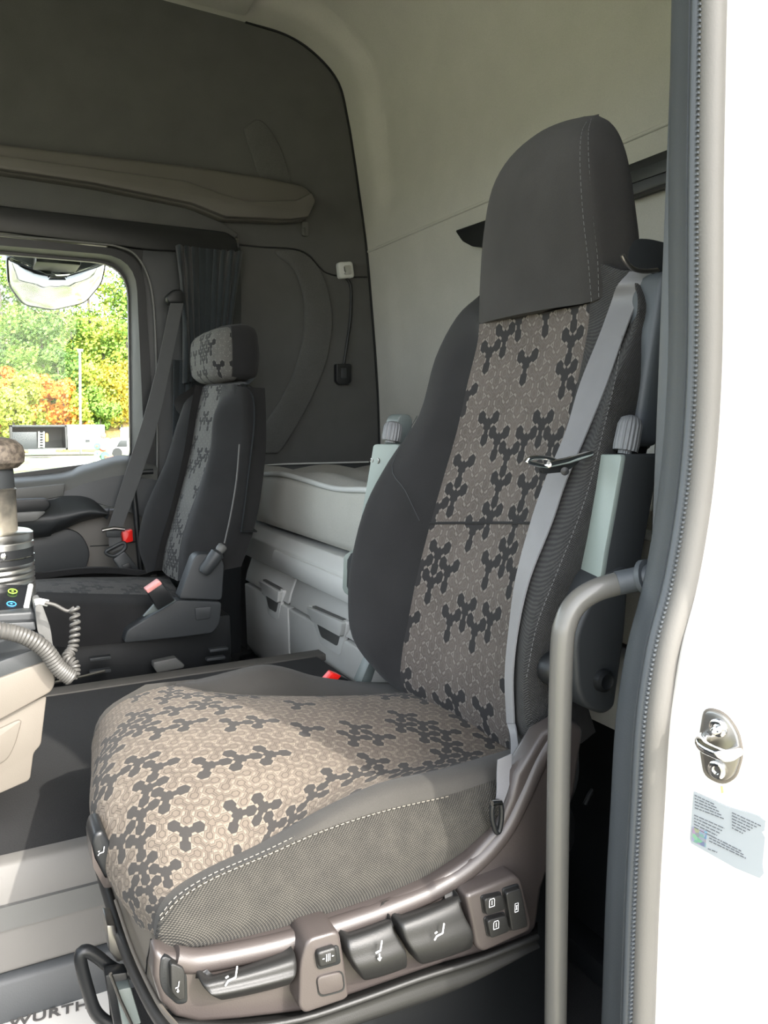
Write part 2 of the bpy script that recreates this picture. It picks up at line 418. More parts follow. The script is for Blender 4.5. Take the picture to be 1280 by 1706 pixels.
# liner: back wall curving over into the ceiling, with a raised band beside the far wall
LP = [(1.47, .1), (1.451, .842), (1.438, 1.15), (1.412, 1.45), (1.397, 1.606)]
LC = [(1.397, 1.606), (1.367, 1.803), (1.342, 1.953), (1.318, 2.078), (1.282, 2.199), (1.198, 2.277), (1.083, 2.324), (.927, 2.335), (.64, 2.342), (.0, 2.36), (XF, 2.36)]
def band(yy, s, t0, t1):   # relief of the liner in metres towards the room
    e = max(0., min(1., (s-t0)/.18))*max(0., min(1., (t1-s)/.25)); e = e*e*(3-2*e)
    def sm(a, b, x): t = max(0., min(1., (x-a)/(b-a))); return t*t*(3-2*t)
    return e*(sm(2.70, 2.74, yy)*0+(1-sm(2.60, 2.66, yy)))
def liner(name, L, t0, t1, dep, mat):
    pr = cr([V((a, 0, b)) for a, b in L], 6)
    ys = [YW, 2.74, 2.70, 2.67, 2.64, 2.61, 2.58, 2.55, 2.5, 2.3, 2.0, 1.6, 1.2, .9, .56]
    G = []; acc = 0; T, _ = frames(pr)
    for i, p in enumerate(pr):
        if i: acc += (pr[i]-pr[i-1]).length
        n = V((-T[i].z, 0, T[i].x)); n = n if n.dot(V((0, 0, 1.4))-p) > 0 else -n
        n = V((n.x, 0, n.z))
        G.append([p+V((0, y, 0))-n*dep*band(y, acc, t0, t1) for y in ys])
    bm, vs = grid_bm(G)
    # outer skin
    G2 = [[q+V((.06 if q.x > .9 else 0, .05*(k == 0), .06)) for k, q in enumerate(r)] for r in G]
    bm, v2 = grid_bm(G2, bm=bm)
    return struct(from_bm(name, bm, mat, recalc=False, sharp=70))
liner('wall_back', LP, .95, 1.52, .012, m_liner)
liner('ceiling', LC, .05, 1.55, .035, m_liner)
struct(tube('trim_1', [(1.398, YW, 1.606), (1.398, .6, 1.606)], .0055, m_liner, n=8))
struct(tube('trim_2', cr([V((a-.003, YW-.004, b)) for a, b in prof[1:]], 4), .005, m_black, n=6))
# ceiling panels near the top edge of the view
struct(prism('trim_3', rnd([V((.46, 2.74, 2.345)), V((.90, 2.74, 2.333)), V((.90, 2.1, 2.333)), V((.46, 2.1, 2.345))], .03), (0, 0, -.012), m_liner, bev=.005))
struct(prism('trim_4', rnd([V((-.1, 2.74, 2.35)), V((.425, 2.74, 2.345)), V((.425, 2.1, 2.345)), V((-.1, 2.1, 2.35))], .03), (0, 0, -.012), m_liner, bev=.005))
t = thing('map_lamp', 'small grey ceiling lamp between the overhead panels', 'lamp', (.443, 2.70, 2.33))
box('housing', (.43, 2.62, 2.322), (.456, 2.74, 2.344), m_shelf, t, .006); box('lens', (.435, 2.66, 2.318), (.451, 2.70, 2.323), m_cab2, t, .002)
# near side wall behind and ahead of the open doorway, shell closing the roof
struct(box('wall_left', (.66, .42, .1), (1.5, .52, 2.4), m_char, bev=0))
struct(prism('wall_front', [V((XF, .42, 0)), V((XF, 2.95, 0)), V((XF, 2.95, .95)), V((XF, .42, .95))], (-.1, 0, 0), m_char, bev=0))
struct(box('trim_5', (XF-.15, .42, 2.0), (XF+.1, 2.95, 2.45), m_char, bev=.01))
struct(box('trim_6', (XF-.1, .42, .0), (-.85, .52, 2.4), m_char, bev=0))
struct(box('trim_7', (-.9, .40, 1.78), (.75, .52, 2.42), m_char, bev=0))
struct(box('trim_8', (-.9, .40, -.05), (.75, .52, .10), m_black, bev=.01))
# outer roof of the truck
struct(box('trim_9', (XF-.15, .40, 2.44), (1.6, 2.98, 2.52), m_white, bev=.02))
struct(box('trim_17', (XF, 2.90, -.3), (1.6, 2.94, .74), m_white, bev=.01))
struct(box('trim_10', (1.54, .42, 0), (1.62, 2.95, 2.5), m_white, bev=.01))
struct(box('window_2', (XF-.12, .5, .95), (XF-.11, 2.9, 2.0), m_glass, bev=0))

# relief on the far wall
def on(L, y=YW): return PS(L, y=y)
ledge = rnd(on([(-400, 193), (0, 249), (300, 283), (420, 300), (498, 316), (516, 336), (502, 372), (470, 376), (365, 372), (310, 350), (150, 318), (0, 296), (-400, 246)]), .02)
struct(prism('trim_11', [p+V((0, -.06, 0)) for p in ledge], (0, .06, 0), m_shelf, bev=.014, seg=3))
low = on([(-400, 215), (0, 272), (180, 296), (300, 312), (350, 330), (400, 345), (480, 343), (505, 330), (512, 345), (500, 370), (470, 374), (365, 370), (310, 348), (150, 316), (0, 294), (-400, 244)])
struct(prism('trim_12', [p+V((0, -.085, 0)) for p in rnd(low, .01)], (0, .03, 0), m_shelf, bev=.008, seg=2))
struct(prism('trim_13', [p+V((0, -.018, 0)) for p in on([(-400, 244), (150, 314), (310, 348), (365, 372), (395, 392), (390, 400), (0, 345), (-400, 299)])], (0, .02, 0), m_dark, bev=.004))
cres = cr(on([(455, 418), (500, 420), (535, 455), (552, 520), (546, 590), (520, 660), (478, 735), (462, 756)]), 5)+cr(on([(395, 756), (440, 705), (480, 640), (502, 570), (505, 500), (488, 450), (462, 428)]), 5)
struct(prism('trim_14', [p+V((0, -.014, 0)) for p in cres], (0, .016, 0), m_dark, bev=.010, seg=3, sharp=60))
struct(tube('trim_15', on([(398, 408), (440, 412), (490, 415), (515, 425), (530, 442), (545, 455), (575, 461), (612, 462)], YW-.001), .003, m_black, n=6, sm=4))
# oval dish in the dark upholstery above the shelf
dish = cr(on([(405, 215), (430, 200), (455, 225), (475, 270), (482, 312), (440, 306), (415, 250)]), 5)
struct(prism('trim_16', [p+V((0, -.008, 0)) for p in dish], (0, .01, 0), m_dark, bev=.007, seg=3, sharp=60))
t = thing('coat_hook', 'small grey hook under the end of the side shelf', 'hook', P(507, 392, y=YW))
prism('plate', rnd([p+V((0, -.012, 0)) for p in on([(501, 370), (513, 370), (513, 394), (502, 394)])], .008), (0, .012, 0), m_grey, t, .003)
tube('hook', [P(507, 380, y=YW-.012), P(507, 388, y=YW-.03), P(508, 392, y=YW-.03)], .004, m_grey, t, n=8)
# lamp with cable on far wall
t = thing('reading_lamp', 'small white wall reading lamp on dark side wall above the bunk', 'lamp', P(576, 462, y=YW))
prism('housing', rnd(PS([(564, 436), (588, 435), (592, 462), (567, 464)], y=YW-.03), .012), (0, .03, 0), m_pipe, t, .006, 3)
prism('lens', rnd(PS([(573, 442), (585, 441), (587, 457), (574, 458)], y=YW-.035), .008), (0, .008, 0), m_chrome, t, .003)
t = thing('control_unit', 'small black control unit hanging by its cable below the reading lamp', 'remote', P(572, 640, y=YW))
prism('body', rnd(PS([(561, 606), (586, 606), (586, 636), (580, 641), (566, 641), (561, 635)], y=YW-.03), .006), (0, .028, 0), m_black, t, .004)
prism('button', rnd(PS([(569, 613), (578, 613), (578, 630), (569, 630)], y=YW-.034), .003), (0, .006, 0), m_char, t, .001)
tube('cable', PS([(577, 462), (585, 480), (584, 530), (578, 575), (573, 608)], y=YW-.012), .006, m_black, t, n=8, sm=6)
# grab bar with two open ends on back wall
t = thing('curtain_rail', 'black shaped rail fixed across the grey back wall behind the headrest', 'rail', P(935, 360, x=1.38))
prism('bar', rnd(PS([(758, 384), (810, 366), (1140, 238), (1140, 295), (810, 412), (787, 411), (770, 402)], x=1.375), .012), (.03, 0, 0), m_black, t, .006)
prism('groove_strip', PS([(1040, 290), (1140, 253), (1140, 275), (1040, 310)], x=1.370), (.006, 0, 0), m_char, t, .002)

# ------------------------------------------------------------------ far door (door_2) with window
YD = 2.78
m_frame = m_black
struct(prism('trim_18', [p+V((0, -.02, 0)) for p in rnd(PS([(-400, 297), (0, 345), (375, 388), (392, 400), (396, 425), (250, 418), (0, 388), (-400, 349)], y=YD), .012)], (0, .1, 0), m_black, bev=.006))
D = bpy.data.objects.new('door_2', None); COL.objects.link(D); D.location = (.1, YD, .1); D['kind'] = 'structure'
# window surround: ring between outer and inner outlines
def ring(name, outer, inner, vec, mat, parent, struct_=False, bev=.0):
    n = len(outer); bm = bmesh.new(); vec = V(vec)
    A = [bm.verts.new(p) for p in outer]; B = [bm.verts.new(p) for p in inner]; C = [bm.verts.new(V(p)+vec) for p in outer]; E = [bm.verts.new(V(p)+vec) for p in inner]
    for i in range(n):
        j = (i+1) % n
        for q in ((A[i], A[j], B[j], B[i]), (C[i], C[j], E[j], E[i]), (A[i], A[j], C[j], C[i]), (B[i], B[j], E[j], E[i])): bm.faces.new(q)
    fix_normals(bm)
    if bev:
        es = [e for e in bm.edges if e.calc_face_angle(0) > .8]; bmesh.ops.bevel(bm, geom=es, offset=bev, segments=2, affect='EDGES', clamp_overlap=True)
    return from_bm(name, bm, mat, parent, sharp=40)
def rpath(L, y, r, k=6): return rnd(PS(L, y=y), r, k)
o1 = rpath([(-400, 355), (238, 418), (262, 810), (-400, 893)], YD-.02, [.03, .12, .03, .03])
i1 = rpath([(-400, 375), (226, 428), (243, 800), (-400, 872)], YD-.02, [.03, .11, .03, .03])
ring('window_seal', o1, i1, (0, .05, 0), m_black, D, bev=.006)
i2 = rpath([(-400, 379), (222, 432), (238, 798), (-400, 867)], YD-.01, [.03, .11, .03, .03])
i3 = rpath([(-400, 384), (216, 437), (220, 775), (-400, 848)], YD+.03, [.03, .11, .03, .03])
prism('corner_panel', PS([(228, 395), (262, 395), (262, 560), (240, 560), (239, 500), (234, 455), (222, 432), (205, 420), (180, 414), (180, 395)], y=YD), (0, .04, 0), m_black, D, 0)
ring('window_frame', i1, i3, (0, .03, 0), m_grey, D)
ring('glass_rubber', rpath([(-400, 382), (218, 435), (224, 780), (-400, 852)], YD+.03, [.03, .11, .03, .03]), rpath([(-400, 390), (213, 441), (217, 764), (-400, 844)], YD+.03, [.03, .11, .03, .03]), (0, .02, 0), m_black, D)
gl = prism('glass_pane', rpath([(-400, 382), (218, 435), (224, 780), (-400, 852)], YD+.045, [.03, .11, .03, .03]), (0, .004, 0), m_glass, D, 0)
tube('chrome_strip', cr(PS([(-400, 357), (120, 402), (200, 412), (232, 432), (252, 480), (259, 560), (262, 700), (262, 800)], y=YD-.03), 5), .004, m_grey, D, n=6)
prism('rear_panel', PS([(238, 405), (402, 412), (402, 1160), (248, 1160), (246, 800), (236, 450)], y=YD-.002), (0, .08, 0), m_char, D, .004)
# below the window: upper trim, armrest, pull cup, lower panel
patch('window_ledge', [PS([(-400, 823), (60, 792), (140, 774), (205, 758), (262, 770)], y=YD+.02), PS([(-400, 834), (60, 803), (140, 786), (205, 770), (262, 782)], y=YD-.05), PS([(-400, 865), (60, 826), (140, 806), (205, 792), (262, 800)], y=YD-.08)], m_grey, D, 4, 4, .03)
patch('upper_trim', [PS([(-400, 865), (60, 826), (140, 806), (205, 792), (262, 800)], y=YD-.08), PS([(-400, 879), (60, 848), (140, 836), (205, 850), (262, 870)], y=YD-.09)], m_char, D, 4, 4, .02)
prism('upper_trim_inlay', PS([(-400, 857), (108, 806), (106, 826), (60, 836), (-400, 874)], y=YD-.09), (0, .01, 0), m_grey, D, .003)
patch('armrest', [PS([(-400, 865), (40, 838), (108, 826), (150, 830), (178, 852)], y=YD-.09), PS([(-400, 885), (60, 862), (105, 858), (150, 850), (182, 856)], y=YD-.15),
                  PS([(-400, 910), (40, 888), (90, 880), (140, 862), (182, 858)], y=YD-.13), PS([(-400, 926), (40, 898), (90, 888), (140, 868), (182, 860)], y=YD-.08)], m_char, D, 5, 4, .02)
prism('pull_cup', rnd(PS([(-400, 849), (78, 830), (86, 842), (76, 852), (-400, 880)], y=YD-.165), .02), (0, .03, 0), m_black, D, .004)
prism('pull_lip', rnd(PS([(-400, 880), (60, 852), (78, 852), (60, 868), (-400, 900)], y=YD-.17), .01), (0, .03, 0), m_grey, D, .004)
prism('lower_panel', PS([(-400, 899), (180, 850), (262, 850), (262, 1180), (-400, 1231)], y=YD-.03), (0, .06, 0), m_shelf, D, .004)
prism('speaker_panel', rnd(PS([(-400, 921), (105, 878), (135, 888), (152, 920), (140, 960), (130, 975), (-400, 1015)], y=YD-.045), .03), (0, .03, 0), m_char, D, .006)
tube('panel_seam', PS([(150, 910), (185, 908), (240, 900)], y=YD-.032), .002, m_black, D, n=5)
tube('door_pull', PS([(255, 785), (230, 788), (222, 800), (226, 850), (234, 940), (236, 960)], y=YD-.14), .009, m_black, D, n=8, sm=4)

# curtain gathered beside the window
cu = thing('curtain', 'black pleated curtain gathered beside the far window', 'curtain', P(345, 620, y=2.72))
def pleats(name, xs0, xs1, y0, y1, y, mat, parent, n=9, amp=.022, ph=0., narrow=.7):
    G = []
    for i in range(15):
        t = i/14; row = []
        a = xs0+(0)*t; 
        for j in range(n*8+1):
            s = j/(n*8)
            pxl = xs0+(xs1-xs0)*s; c = (xs0+xs1)/2; k = 1-(1-narrow)*math.sin(min(1, t*1.25)*math.pi/2)
            pxx = c+(pxl-c)*k - 4*t
            yy = y0(s)+(y1(s)-y0(s))*t
            d = amp*math.sin(2*math.pi*n*s+ph+.5*math.sin(5*t+3*s))*(.55+.45*math.sin(7*s+1.3))
            q = P(pxx+6*math.sin(2*math.pi*n*s*1.0+1)*.5, yy, y=y); row.append(q+V((0, d, 0)))
        G.append(row)
    bm, _ = grid_bm(G); return from_bm(name, bm, mat, parent, recalc=False, sharp=80)
m_curt = fabric('curtain_cloth', (.010, .014, .017), 900, c2=(.020, .026, .030), sheen=.2)
pleats('cloth', 290, 402, lambda s: 408+12*s, lambda s: 640-20*s, 2.70, m_curt, cu)
pleats('hanging_fold', 286, 318, lambda s: 600, lambda s: 790, 2.71, m_curt, cu, n=3, amp=.01, narrow=.9)

# far seat belt on the pillar
YB = 2.62
b = thing('seat_belt', 'dark grey seat belt of the far seat hanging diagonally beside the window', 'seat belt', P(290, 495, y=YB))
prism('upper_guide', rnd(PS([(276, 494), (290, 481), (306, 482), (308, 506), (282, 506)], y=YB+.02), .015), (0, .05, 0), m_black, b, .008, 3)
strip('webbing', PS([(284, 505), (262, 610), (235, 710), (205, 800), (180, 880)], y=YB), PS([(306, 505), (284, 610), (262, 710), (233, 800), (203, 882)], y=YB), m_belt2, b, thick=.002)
lp = thing('belt_buckle', 'belt tongue and red tipped buckle hanging beside the far seat', 'buckle', P(205, 940, y=YB))
tube('tongue_bar', PS([(170, 884), (190, 880), (208, 882)], y=YB-.01), .006, m_steel, lp, n=8)
prism('tongue', rnd(PS([(176, 884), (203, 884), (201, 895), (178, 895)], y=YB-.012), .004), (0, .012, 0), m_char, lp, .003)
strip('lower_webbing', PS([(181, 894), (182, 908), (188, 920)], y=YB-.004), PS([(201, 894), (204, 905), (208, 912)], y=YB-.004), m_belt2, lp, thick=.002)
tube('loop_ring', PS([(176, 920), (190, 926), (208, 914), (206, 904), (188, 912)], y=YB-.008), .006, m_char, lp, n=8, sm=4, closed=True)
prism('buckle_body', rnd(PS([(188, 932), (208, 918), (232, 948), (216, 962), (204, 956)], y=YB-.02), .006), (0, .025, 0), m_char, lp, .004)
prism('buckle_window', PS([(203, 942), (215, 937), (222, 948), (210, 954)], y=YB-.024), (0, .005, 0), m_black, lp, .001)
prism('red_button', rnd(PS([(203, 886), (221, 882), (222, 902), (206, 906)], y=YB+.01), .004), (0, .03, 0), m_red, lp, .003, label='bright red plastic block')

# ------------------------------------------------------------------ bunk and lockers behind the seats
XB = .85
bk = thing('bunk_mattress', 'pale grey mattress with piped edge on the bunk across the back', 'mattress', (1.1, 1.8, .62))
c = [V((XB, y, 0)) for y in (2.66, 2.3, 1.9, 1.5, 1.0, .62)]
rows = []
def zt(y): return .785+.008*math.sin(9*y)
ys = [2.70, 2.66, 2.5, 2.3, 2.1, 1.9, 1.7, 1.5, 1.2, .9, .62]
fr = []
for y in ys:
    e = .03 if y == 2.70 else 0
    fr.append([V((XB+e+.012, y, .618)), V((XB+e-.004, y, .64)), V((XB+e-.012, y, .70)), V((XB+e-.004, y, .76)), V((XB+e+.006, y, zt(y)-.006))])
patch('front_panel', fr, m_matt, bk, 4, 3, .02)
patch('end_panel', [[V((x, 2.655+.03*math.sin(k)+.01, z)) for z in (.618, .66, .72, zt(2.66))] for x, k in ((XB+.005, 0), (1.1, .8), (1.42, 1))], m_matt, bk, 3, 3, .02)
tp = []
for i, y in enumerate(ys):
    tp.append([V((x, y, zt(y)-.004*(k == 0)+(.012*math.sin(11*y+5*x)+.016*(k % 2)) * (0 < k < 7))) for k, x in enumerate((XB+.004, XB+.06, XB+.14, XB+.24, XB+.34, XB+.44, XB+.52, 1.44))])
patch('quilted_top', tp, m_quilt, bk, 4, 4, .03, away=(1, 1.6, 3))
tube('piping', [V((XB+.002, y, zt(y))) for y in ys[1:]], .008, m_pipe, bk, n=8, sm=4)
tube('rear_piping', [V((XB+.03, 2.69, .79)), V((1.0, 2.70, .80)), V((1.35, 2.70, .80))], .005, m_pipe, bk, n=6, sm=3)
rail = struct(prism('trim_19', [V((XB-.012, 2.70, .605)), V((XB-.04, 2.70, .575)), V((XB-.032, 2.70, .50)), V((XB+.0, 2.70, .495)), V((1.45, 2.70, .50)), V((1.45, 2.70, .605))], (0, -2.1, 0), m_cab2, bev=.004))
struct(prism('trim_20', [V((XB-.046, 2.26, .566)), V((XB-.052, 2.26, .545)), V((XB-.044, 2.26, .505)), V((XB-.02, 2.26, .505)), V((XB-.02, 2.26, .566))], (0, -1.3, 0), m_cab2, bev=.006))
XL = XB-.005
def locker(y0, y1, lab, hx, sc=None):
    t = thing('bunk_locker', lab, 'storage box', (XL+.2, (y0+y1)/2, .1), 'lockers under the bunk')
    g = .004
    box('body', (XL+.06, y1+g, .10), (1.43, y0-g, .498), m_cab, t, .006)
    # lid: sloping top band; front: door panel with a recessed scoop
    prism('lid', [V((XL+.045, y0-g, .497)), V((XL+.055, y0-g, .44)), V((XL-.02, y0-g, .405)), V((XL-.012, y0-g, .44)), V((XL+.01, y0-g, .497))], (0, -(y0-y1-2*g), 0), m_cab, t, .006, 3)
    d = prism('door', [V((XL+.06, y0-g, .13)), V((XL+.015, y0-g, .13)), V((XL-.018, y0-g, .18)), V((XL-.022, y0-g, .396)), V((XL+.06, y0-g, .40))], (0, -(y0-y1-2*g), 0), m_cab, t, .006, 3)
    if sc is None:
        sc = [[V((0, hx+w_, z_)) for w_, z_ in q] for q in (((.09, .39), (-.09, .39), (-.06, .26), (.05, .26)), ((.085, .388), (-.085, .388), (-.075, .335), (.07, .335)))]
    else: sc = [PS(q, x=XL-.024) for q in sc]
    at_ = lambda q, x: [V((x, p.y, p.z)) for p in q]
    ce = sum(sc[0], V())/4
    prism('scoop', rnd(at_(sc[0], XL-.0235), .015), (.012, 0, 0), m_cab2, t, .002)
    prism('scoop_hollow', rnd(at_([ce+(p-ce)*.8+V((0, 0, .012)) for p in sc[0]], XL-.0245), .012), (.010, 0, 0), m_grey, t, .001)
    prism('handle', rnd(at_(sc[1], XL-.036), .008), (.014, 0, 0), m_cab, d, .004)
    return t
locker(2.62, 2.19, 'left-hand grey locker under the bunk, next to the dark far wall', 2.44, ([(434, 963), (472, 984), (462, 1034), (446, 1023)], [(436, 966), (470, 985), (468, 1004), (444, 989)]))
locker(2.19, 1.66, 'grey locker under the bunk next to the driver seat backrest', 1.98, ([(513, 1007), (580, 1037), (566, 1093), (532, 1072)], [(516, 1010), (577, 1036), (573, 1060), (525, 1034)]))
struct(box('trim_21', (.87, 1.1, .1), (.90, 2.62, .14), m_grey, bev=.004))
struct(box('gap_shade_tall', (.845, .54, .1), (.87, .80, 1.05), m_black, bev=.004))  # black sheet added to darken the gap behind the seat
struct(box('gap_shade_low', (.845, .80, .1), (.87, 1.125, .49), m_black, bev=.004))  # lower black sheet, added under the bunk for the same darkness
struct(box('trim_38', (XL+.03, 1.13, .1), (1.43, 1.65, .498), m_cab, bev=.006))
struct(box('trim_22', (.90, 2.64, .1), (1.44, 2.80, .80), m_char, bev=.01))

# ------------------------------------------------------------------ engine tunnel with carpet
ZT = .32; YN = 1.20; YFt = 1.95
tn = struct(box('trim_23', (XF, YN+.02, .1), (.80, YFt-.01, ZT-.004), m_grey, bev=.004)); 
struct(box('trim_24', (XF, YN+.01, ZT-.006), (.80, YFt-.03, ZT+.004), m_carpet, bev=.003))
struct(prism('trim_25', [V((XF, YN+.02, ZT+.006)), V((XF, YN-.005, ZT)), V((XF, YN-.02, ZT-.03)), V((XF, YN-.028, .17)), V((XF, YN+.02, .16))], (2.03, 0, 0), m_tun, bev=.006, seg=3))
struct(prism('trim_26', [V((XF, YN-.029, .235)), V((XF, YN-.029, .27)), V((XF, YN-.02, .27)), V((XF, YN-.02, .235))], (2.03, 0, 0), m_grey, bev=0))
struct(prism('trim_27', [V((XF, YN-.022, .17)), V((XF, YN-.034, .16)), V((XF, YN-.05, .10)), V((XF, YN+.02, .10))], (2.03, 0, 0), m_char, bev=.004))
struct(prism('trim_28', [V((XF, YFt-.04, ZT+.008)), V((XF, YFt-.04, ZT-.01)), V((XF, YFt+.02, ZT-.01)), V((XF, YFt+.012, ZT+.008))], (2.1, 0, 0), m_shelf, bev=.003))
struct(box('trim_29', (.80, .56, .1), (.87, 2.62, .14), m_black, bev=.004))

# paper floor mat with a printed name
mt = thing('floor_mat', 'white paper floor mat with dark lettering in the footwell', 'mat', (.02, 1.1, .105))
a, b2 = P(-80, 1697, z=.106), P(178, 1632, z=.106)
dirx = (b2-a).normalized(); diry = V((dirx.y, -dirx.x, 0)) if V((dirx.y, -dirx.x, 0)).y < 0 else V((-dirx.y, dirx.x, 0))
poly = [a, b2, b2+diry*.32, a+diry*.32]
prism('sheet', poly, (0, 0, .003), m_paper, mt, 0)
fc = bpy.data.curves.new('txt', 'FONT'); fc.body = 'WÜRTH'; fc.size = .052; fc.extrude = .0006; fc.offset = .0012; fc.space_character = 1.12
fo = bpy.data.objects.new('txt', fc); COL.objects.link(fo); bpy.context.view_layer.update()
me = bpy.data.meshes.new_from_object(fo.evaluated_get(bpy.context.evaluated_depsgraph_get())); bpy.data.objects.remove(fo)
to = P(13, 1713, z=.1105); te = P(147, 1679, z=.1105)
xs_ = [v.co.x for v in me.vertices]; kk = (te-to).length/(max(xs_)-min(xs_)); dirx = (te-to).normalized(); diry = V((-dirx.y, dirx.x, 0)); diry = diry if diry.y > 0 else -diry
me.transform(Matrix.Scale(kk, 4)@Matrix.Translation(V((-min(xs_), 0, 0))))
for v in me.vertices: v.co.z /= kk; v.co.y *= .95
Mx = Matrix(((dirx.x, diry.x, 0, to.x), (dirx.y, diry.y, 0, to.y), (0, 0, 1, to.z), (0, 0, 0, 1)))
me.transform(Mx); link('lettering', me, m_inkd, mt, smooth=False)

# ------------------------------------------------------------------ far (passenger) seat
ps = thing('passenger_seat', 'far black seat with grey patterned centre and separate headrest', 'seat', (.45, 2.3, .32))
def mixp(A, B, t, off=V()): return [a.lerp(b, t)+off for a, b in zip(A, B)]
# backrest
cl = PS([(338, 645), (328, 690), (318, 750), (306, 800), (290, 860), (276, 910), (270, 950)], y=2.38)
cr_ = PS([(370, 642), (360, 690), (350, 750), (332, 810), (314, 860), (300, 910), (296, 968)], y=2.20)
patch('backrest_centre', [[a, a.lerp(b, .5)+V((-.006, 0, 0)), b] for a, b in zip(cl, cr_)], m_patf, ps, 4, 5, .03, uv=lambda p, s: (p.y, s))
nr0 = [p+V((.0, -.015, 0)) for p in cr_]
sil = PS([(412, 645), (414, 690), (414, 750), (408, 810), (400, 860), (388, 905), (372, 950)], y=2.06)
mid = [(a.lerp(b, .45)+V((-.045, -.01, 0))) for a, b in zip(cr_, sil)]
mid[0] += V((.03, 0, -.01)); mid[-1] += V((.02, 0, 0))
m2 = [(a.lerp(b, .8)+V((-.02, -.012, 0))) for a, b in zip(cr_, sil)]
patch('side_bolster', [[a, b, c2, d, d+V((.06, .03, 0))] for a, b, c2, d in zip(cr_, mid, m2, sil)], m_velvet, ps, 4, 4, .03)
fl = PS([(318, 700), (300, 740), (285, 775), (262, 815), (242, 860), (238, 910), (262, 955)], y=2.52)
cl2 = [p.copy() for p in cl]
patch('side_bolster', [[a, a.lerp(b, .5)+V((-.04, 0, 0)), b, b+V((.07, .02, 0))] for a, b in zip(cl2, fl)], m_velvet, ps, 4, 4, .03)
sh = PS([(400, 640), (416, 660), (419, 700), (414, 750), (409, 790), (403, 840), (397, 885)], y=2.08)
patch('back_shell', [[a, a+V((.03, .02, 0)), a+V((.05, .25, 0)), a+V((.03, .42, 0))] for a in sh], m_char, ps, 4, 4, .03, away=(0, 2.3, .9))
top = [cl[0].lerp(cr_[0], .0), cr_[0]]
patch('backrest_top', [[fl[0]+V((.02, -.04, .02)), cl[0], cr_[0], sil[0]+V((-.03, .02, .008)), sil[0]+V((.01, .02, 0))], [fl[0]+V((.08, -.04, .03)), cl[0]+V((.06, 0, .012)), cr_[0]+V((.06, 0, .012)), sil[0]+V((.02, .05, .01)), sil[0]+V((.03, .04, 0))]], m_velvet, ps, 4, 3, .03, away=(0, 2.3, 2))
# headrest: two rounded bodies, patterned front and black cap behind
def capsule_secs(L, R, d0, d1, n=5):
    pass
hy0, hy1 = 2.47, 2.17
def hsec(x, z0, z1, y0, y1, r): return [V((x, y1+r, z1)), V((x, y0-r, z1)), V((x, y0, z1-r)), V((x, y0, z0+r)), V((x, y0-r, z0)), V((x, y1+r, z0)), V((x, y1, z0+r)), V((x, y1, z1-r))]
z0, z1 = P(340, 636, y=2.3).z, P(350, 548, y=2.3).z
x0 = P(318, 590, y=2.44).x
hh = [hsec(x0-.010, z0+.045, z1-.06, 2.40, 2.23, .02), hsec(x0+.0, z0+.015, z1-.025, 2.44, 2.195, .03), hsec(x0+.03, z0+.0, z1-.006, 2.46, 2.18, .035), hsec(x0+.065, z0+.0, z1, 2.46, 2.18, .035)]
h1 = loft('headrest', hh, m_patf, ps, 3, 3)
# planar uv for the print
uvl = h1.data.uv_layers.new(name='UVMap')
for lp_ in h1.data.loops:
    co = h1.data.vertices[lp_.vertex_index].co; uvl.data[lp_.index].uv = (co.y-co.x, -co.z*.9)
loft('headrest_cap', [hsec(x0+.05, z0+.004, z1+.003, 2.465, 2.175, .035), hsec(x0+.09, z0+.002, z1+.008, 2.465, 2.172, .035), hsec(x0+.125, z0+.008, z1+.0, 2.45, 2.185, .035), hsec(x0+.14, z0+.035, z1-.03, 2.42, 2.21, .03)], m_velvet, ps, 3, 3)
for yy in (2.28, 2.36): tube('headrest_post', [V((x0+.08, yy, z0-.05)), V((x0+.08, yy, z0+.03))], .007, m_steel, ps, n=8)
# cushion
rows = [PS([(40, 985), (120, 988), (200, 990), (262, 992), (300, 1002)], y=2.12), PS([(40, 975), (120, 972), (200, 974), (262, 978), (296, 985)], y=2.22), PS([(50, 968), (120, 965), (200, 966), (262, 965), (285, 968)], y=2.36), PS([(50, 966), (120, 962), (200, 961), (250, 960), (280, 958)], y=2.48)]
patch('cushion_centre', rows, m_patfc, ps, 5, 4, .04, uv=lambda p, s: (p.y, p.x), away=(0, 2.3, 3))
far = [[p, p+V((0, .03, .012)), p+V((0, .06, .006)), p+V((0, .08, -.05))] for p in PS([(60, 966), (120, 958), (170, 955), (220, 958), (250, 962)], y=2.48)]
patch('cushion_bolster', far, m_velvet, ps, 4, 4, .02)
near = PS([(40, 985), (120, 988), (200, 990), (262, 992), (300, 1002)], y=2.12)
bot = PS([(40, 1060), (100, 1078), (170, 1074), (230, 1068), (300, 1062)], y=2.06)
patch('cushion_side', [[a, a.lerp(b, .25)+V((-.01, -.035, .005)), a.lerp(b, .7)+V((0, -.02, 0)), b] for a, b in zip(near, bot)], m_velvet, ps, 5, 4, .03)
prism('cushion_base', PS([(30, 1040), (300, 1040), (360, 1055), (200, 1078), (80, 1078)], y=2.1), (0, .4, 0), m_black, ps, .01)
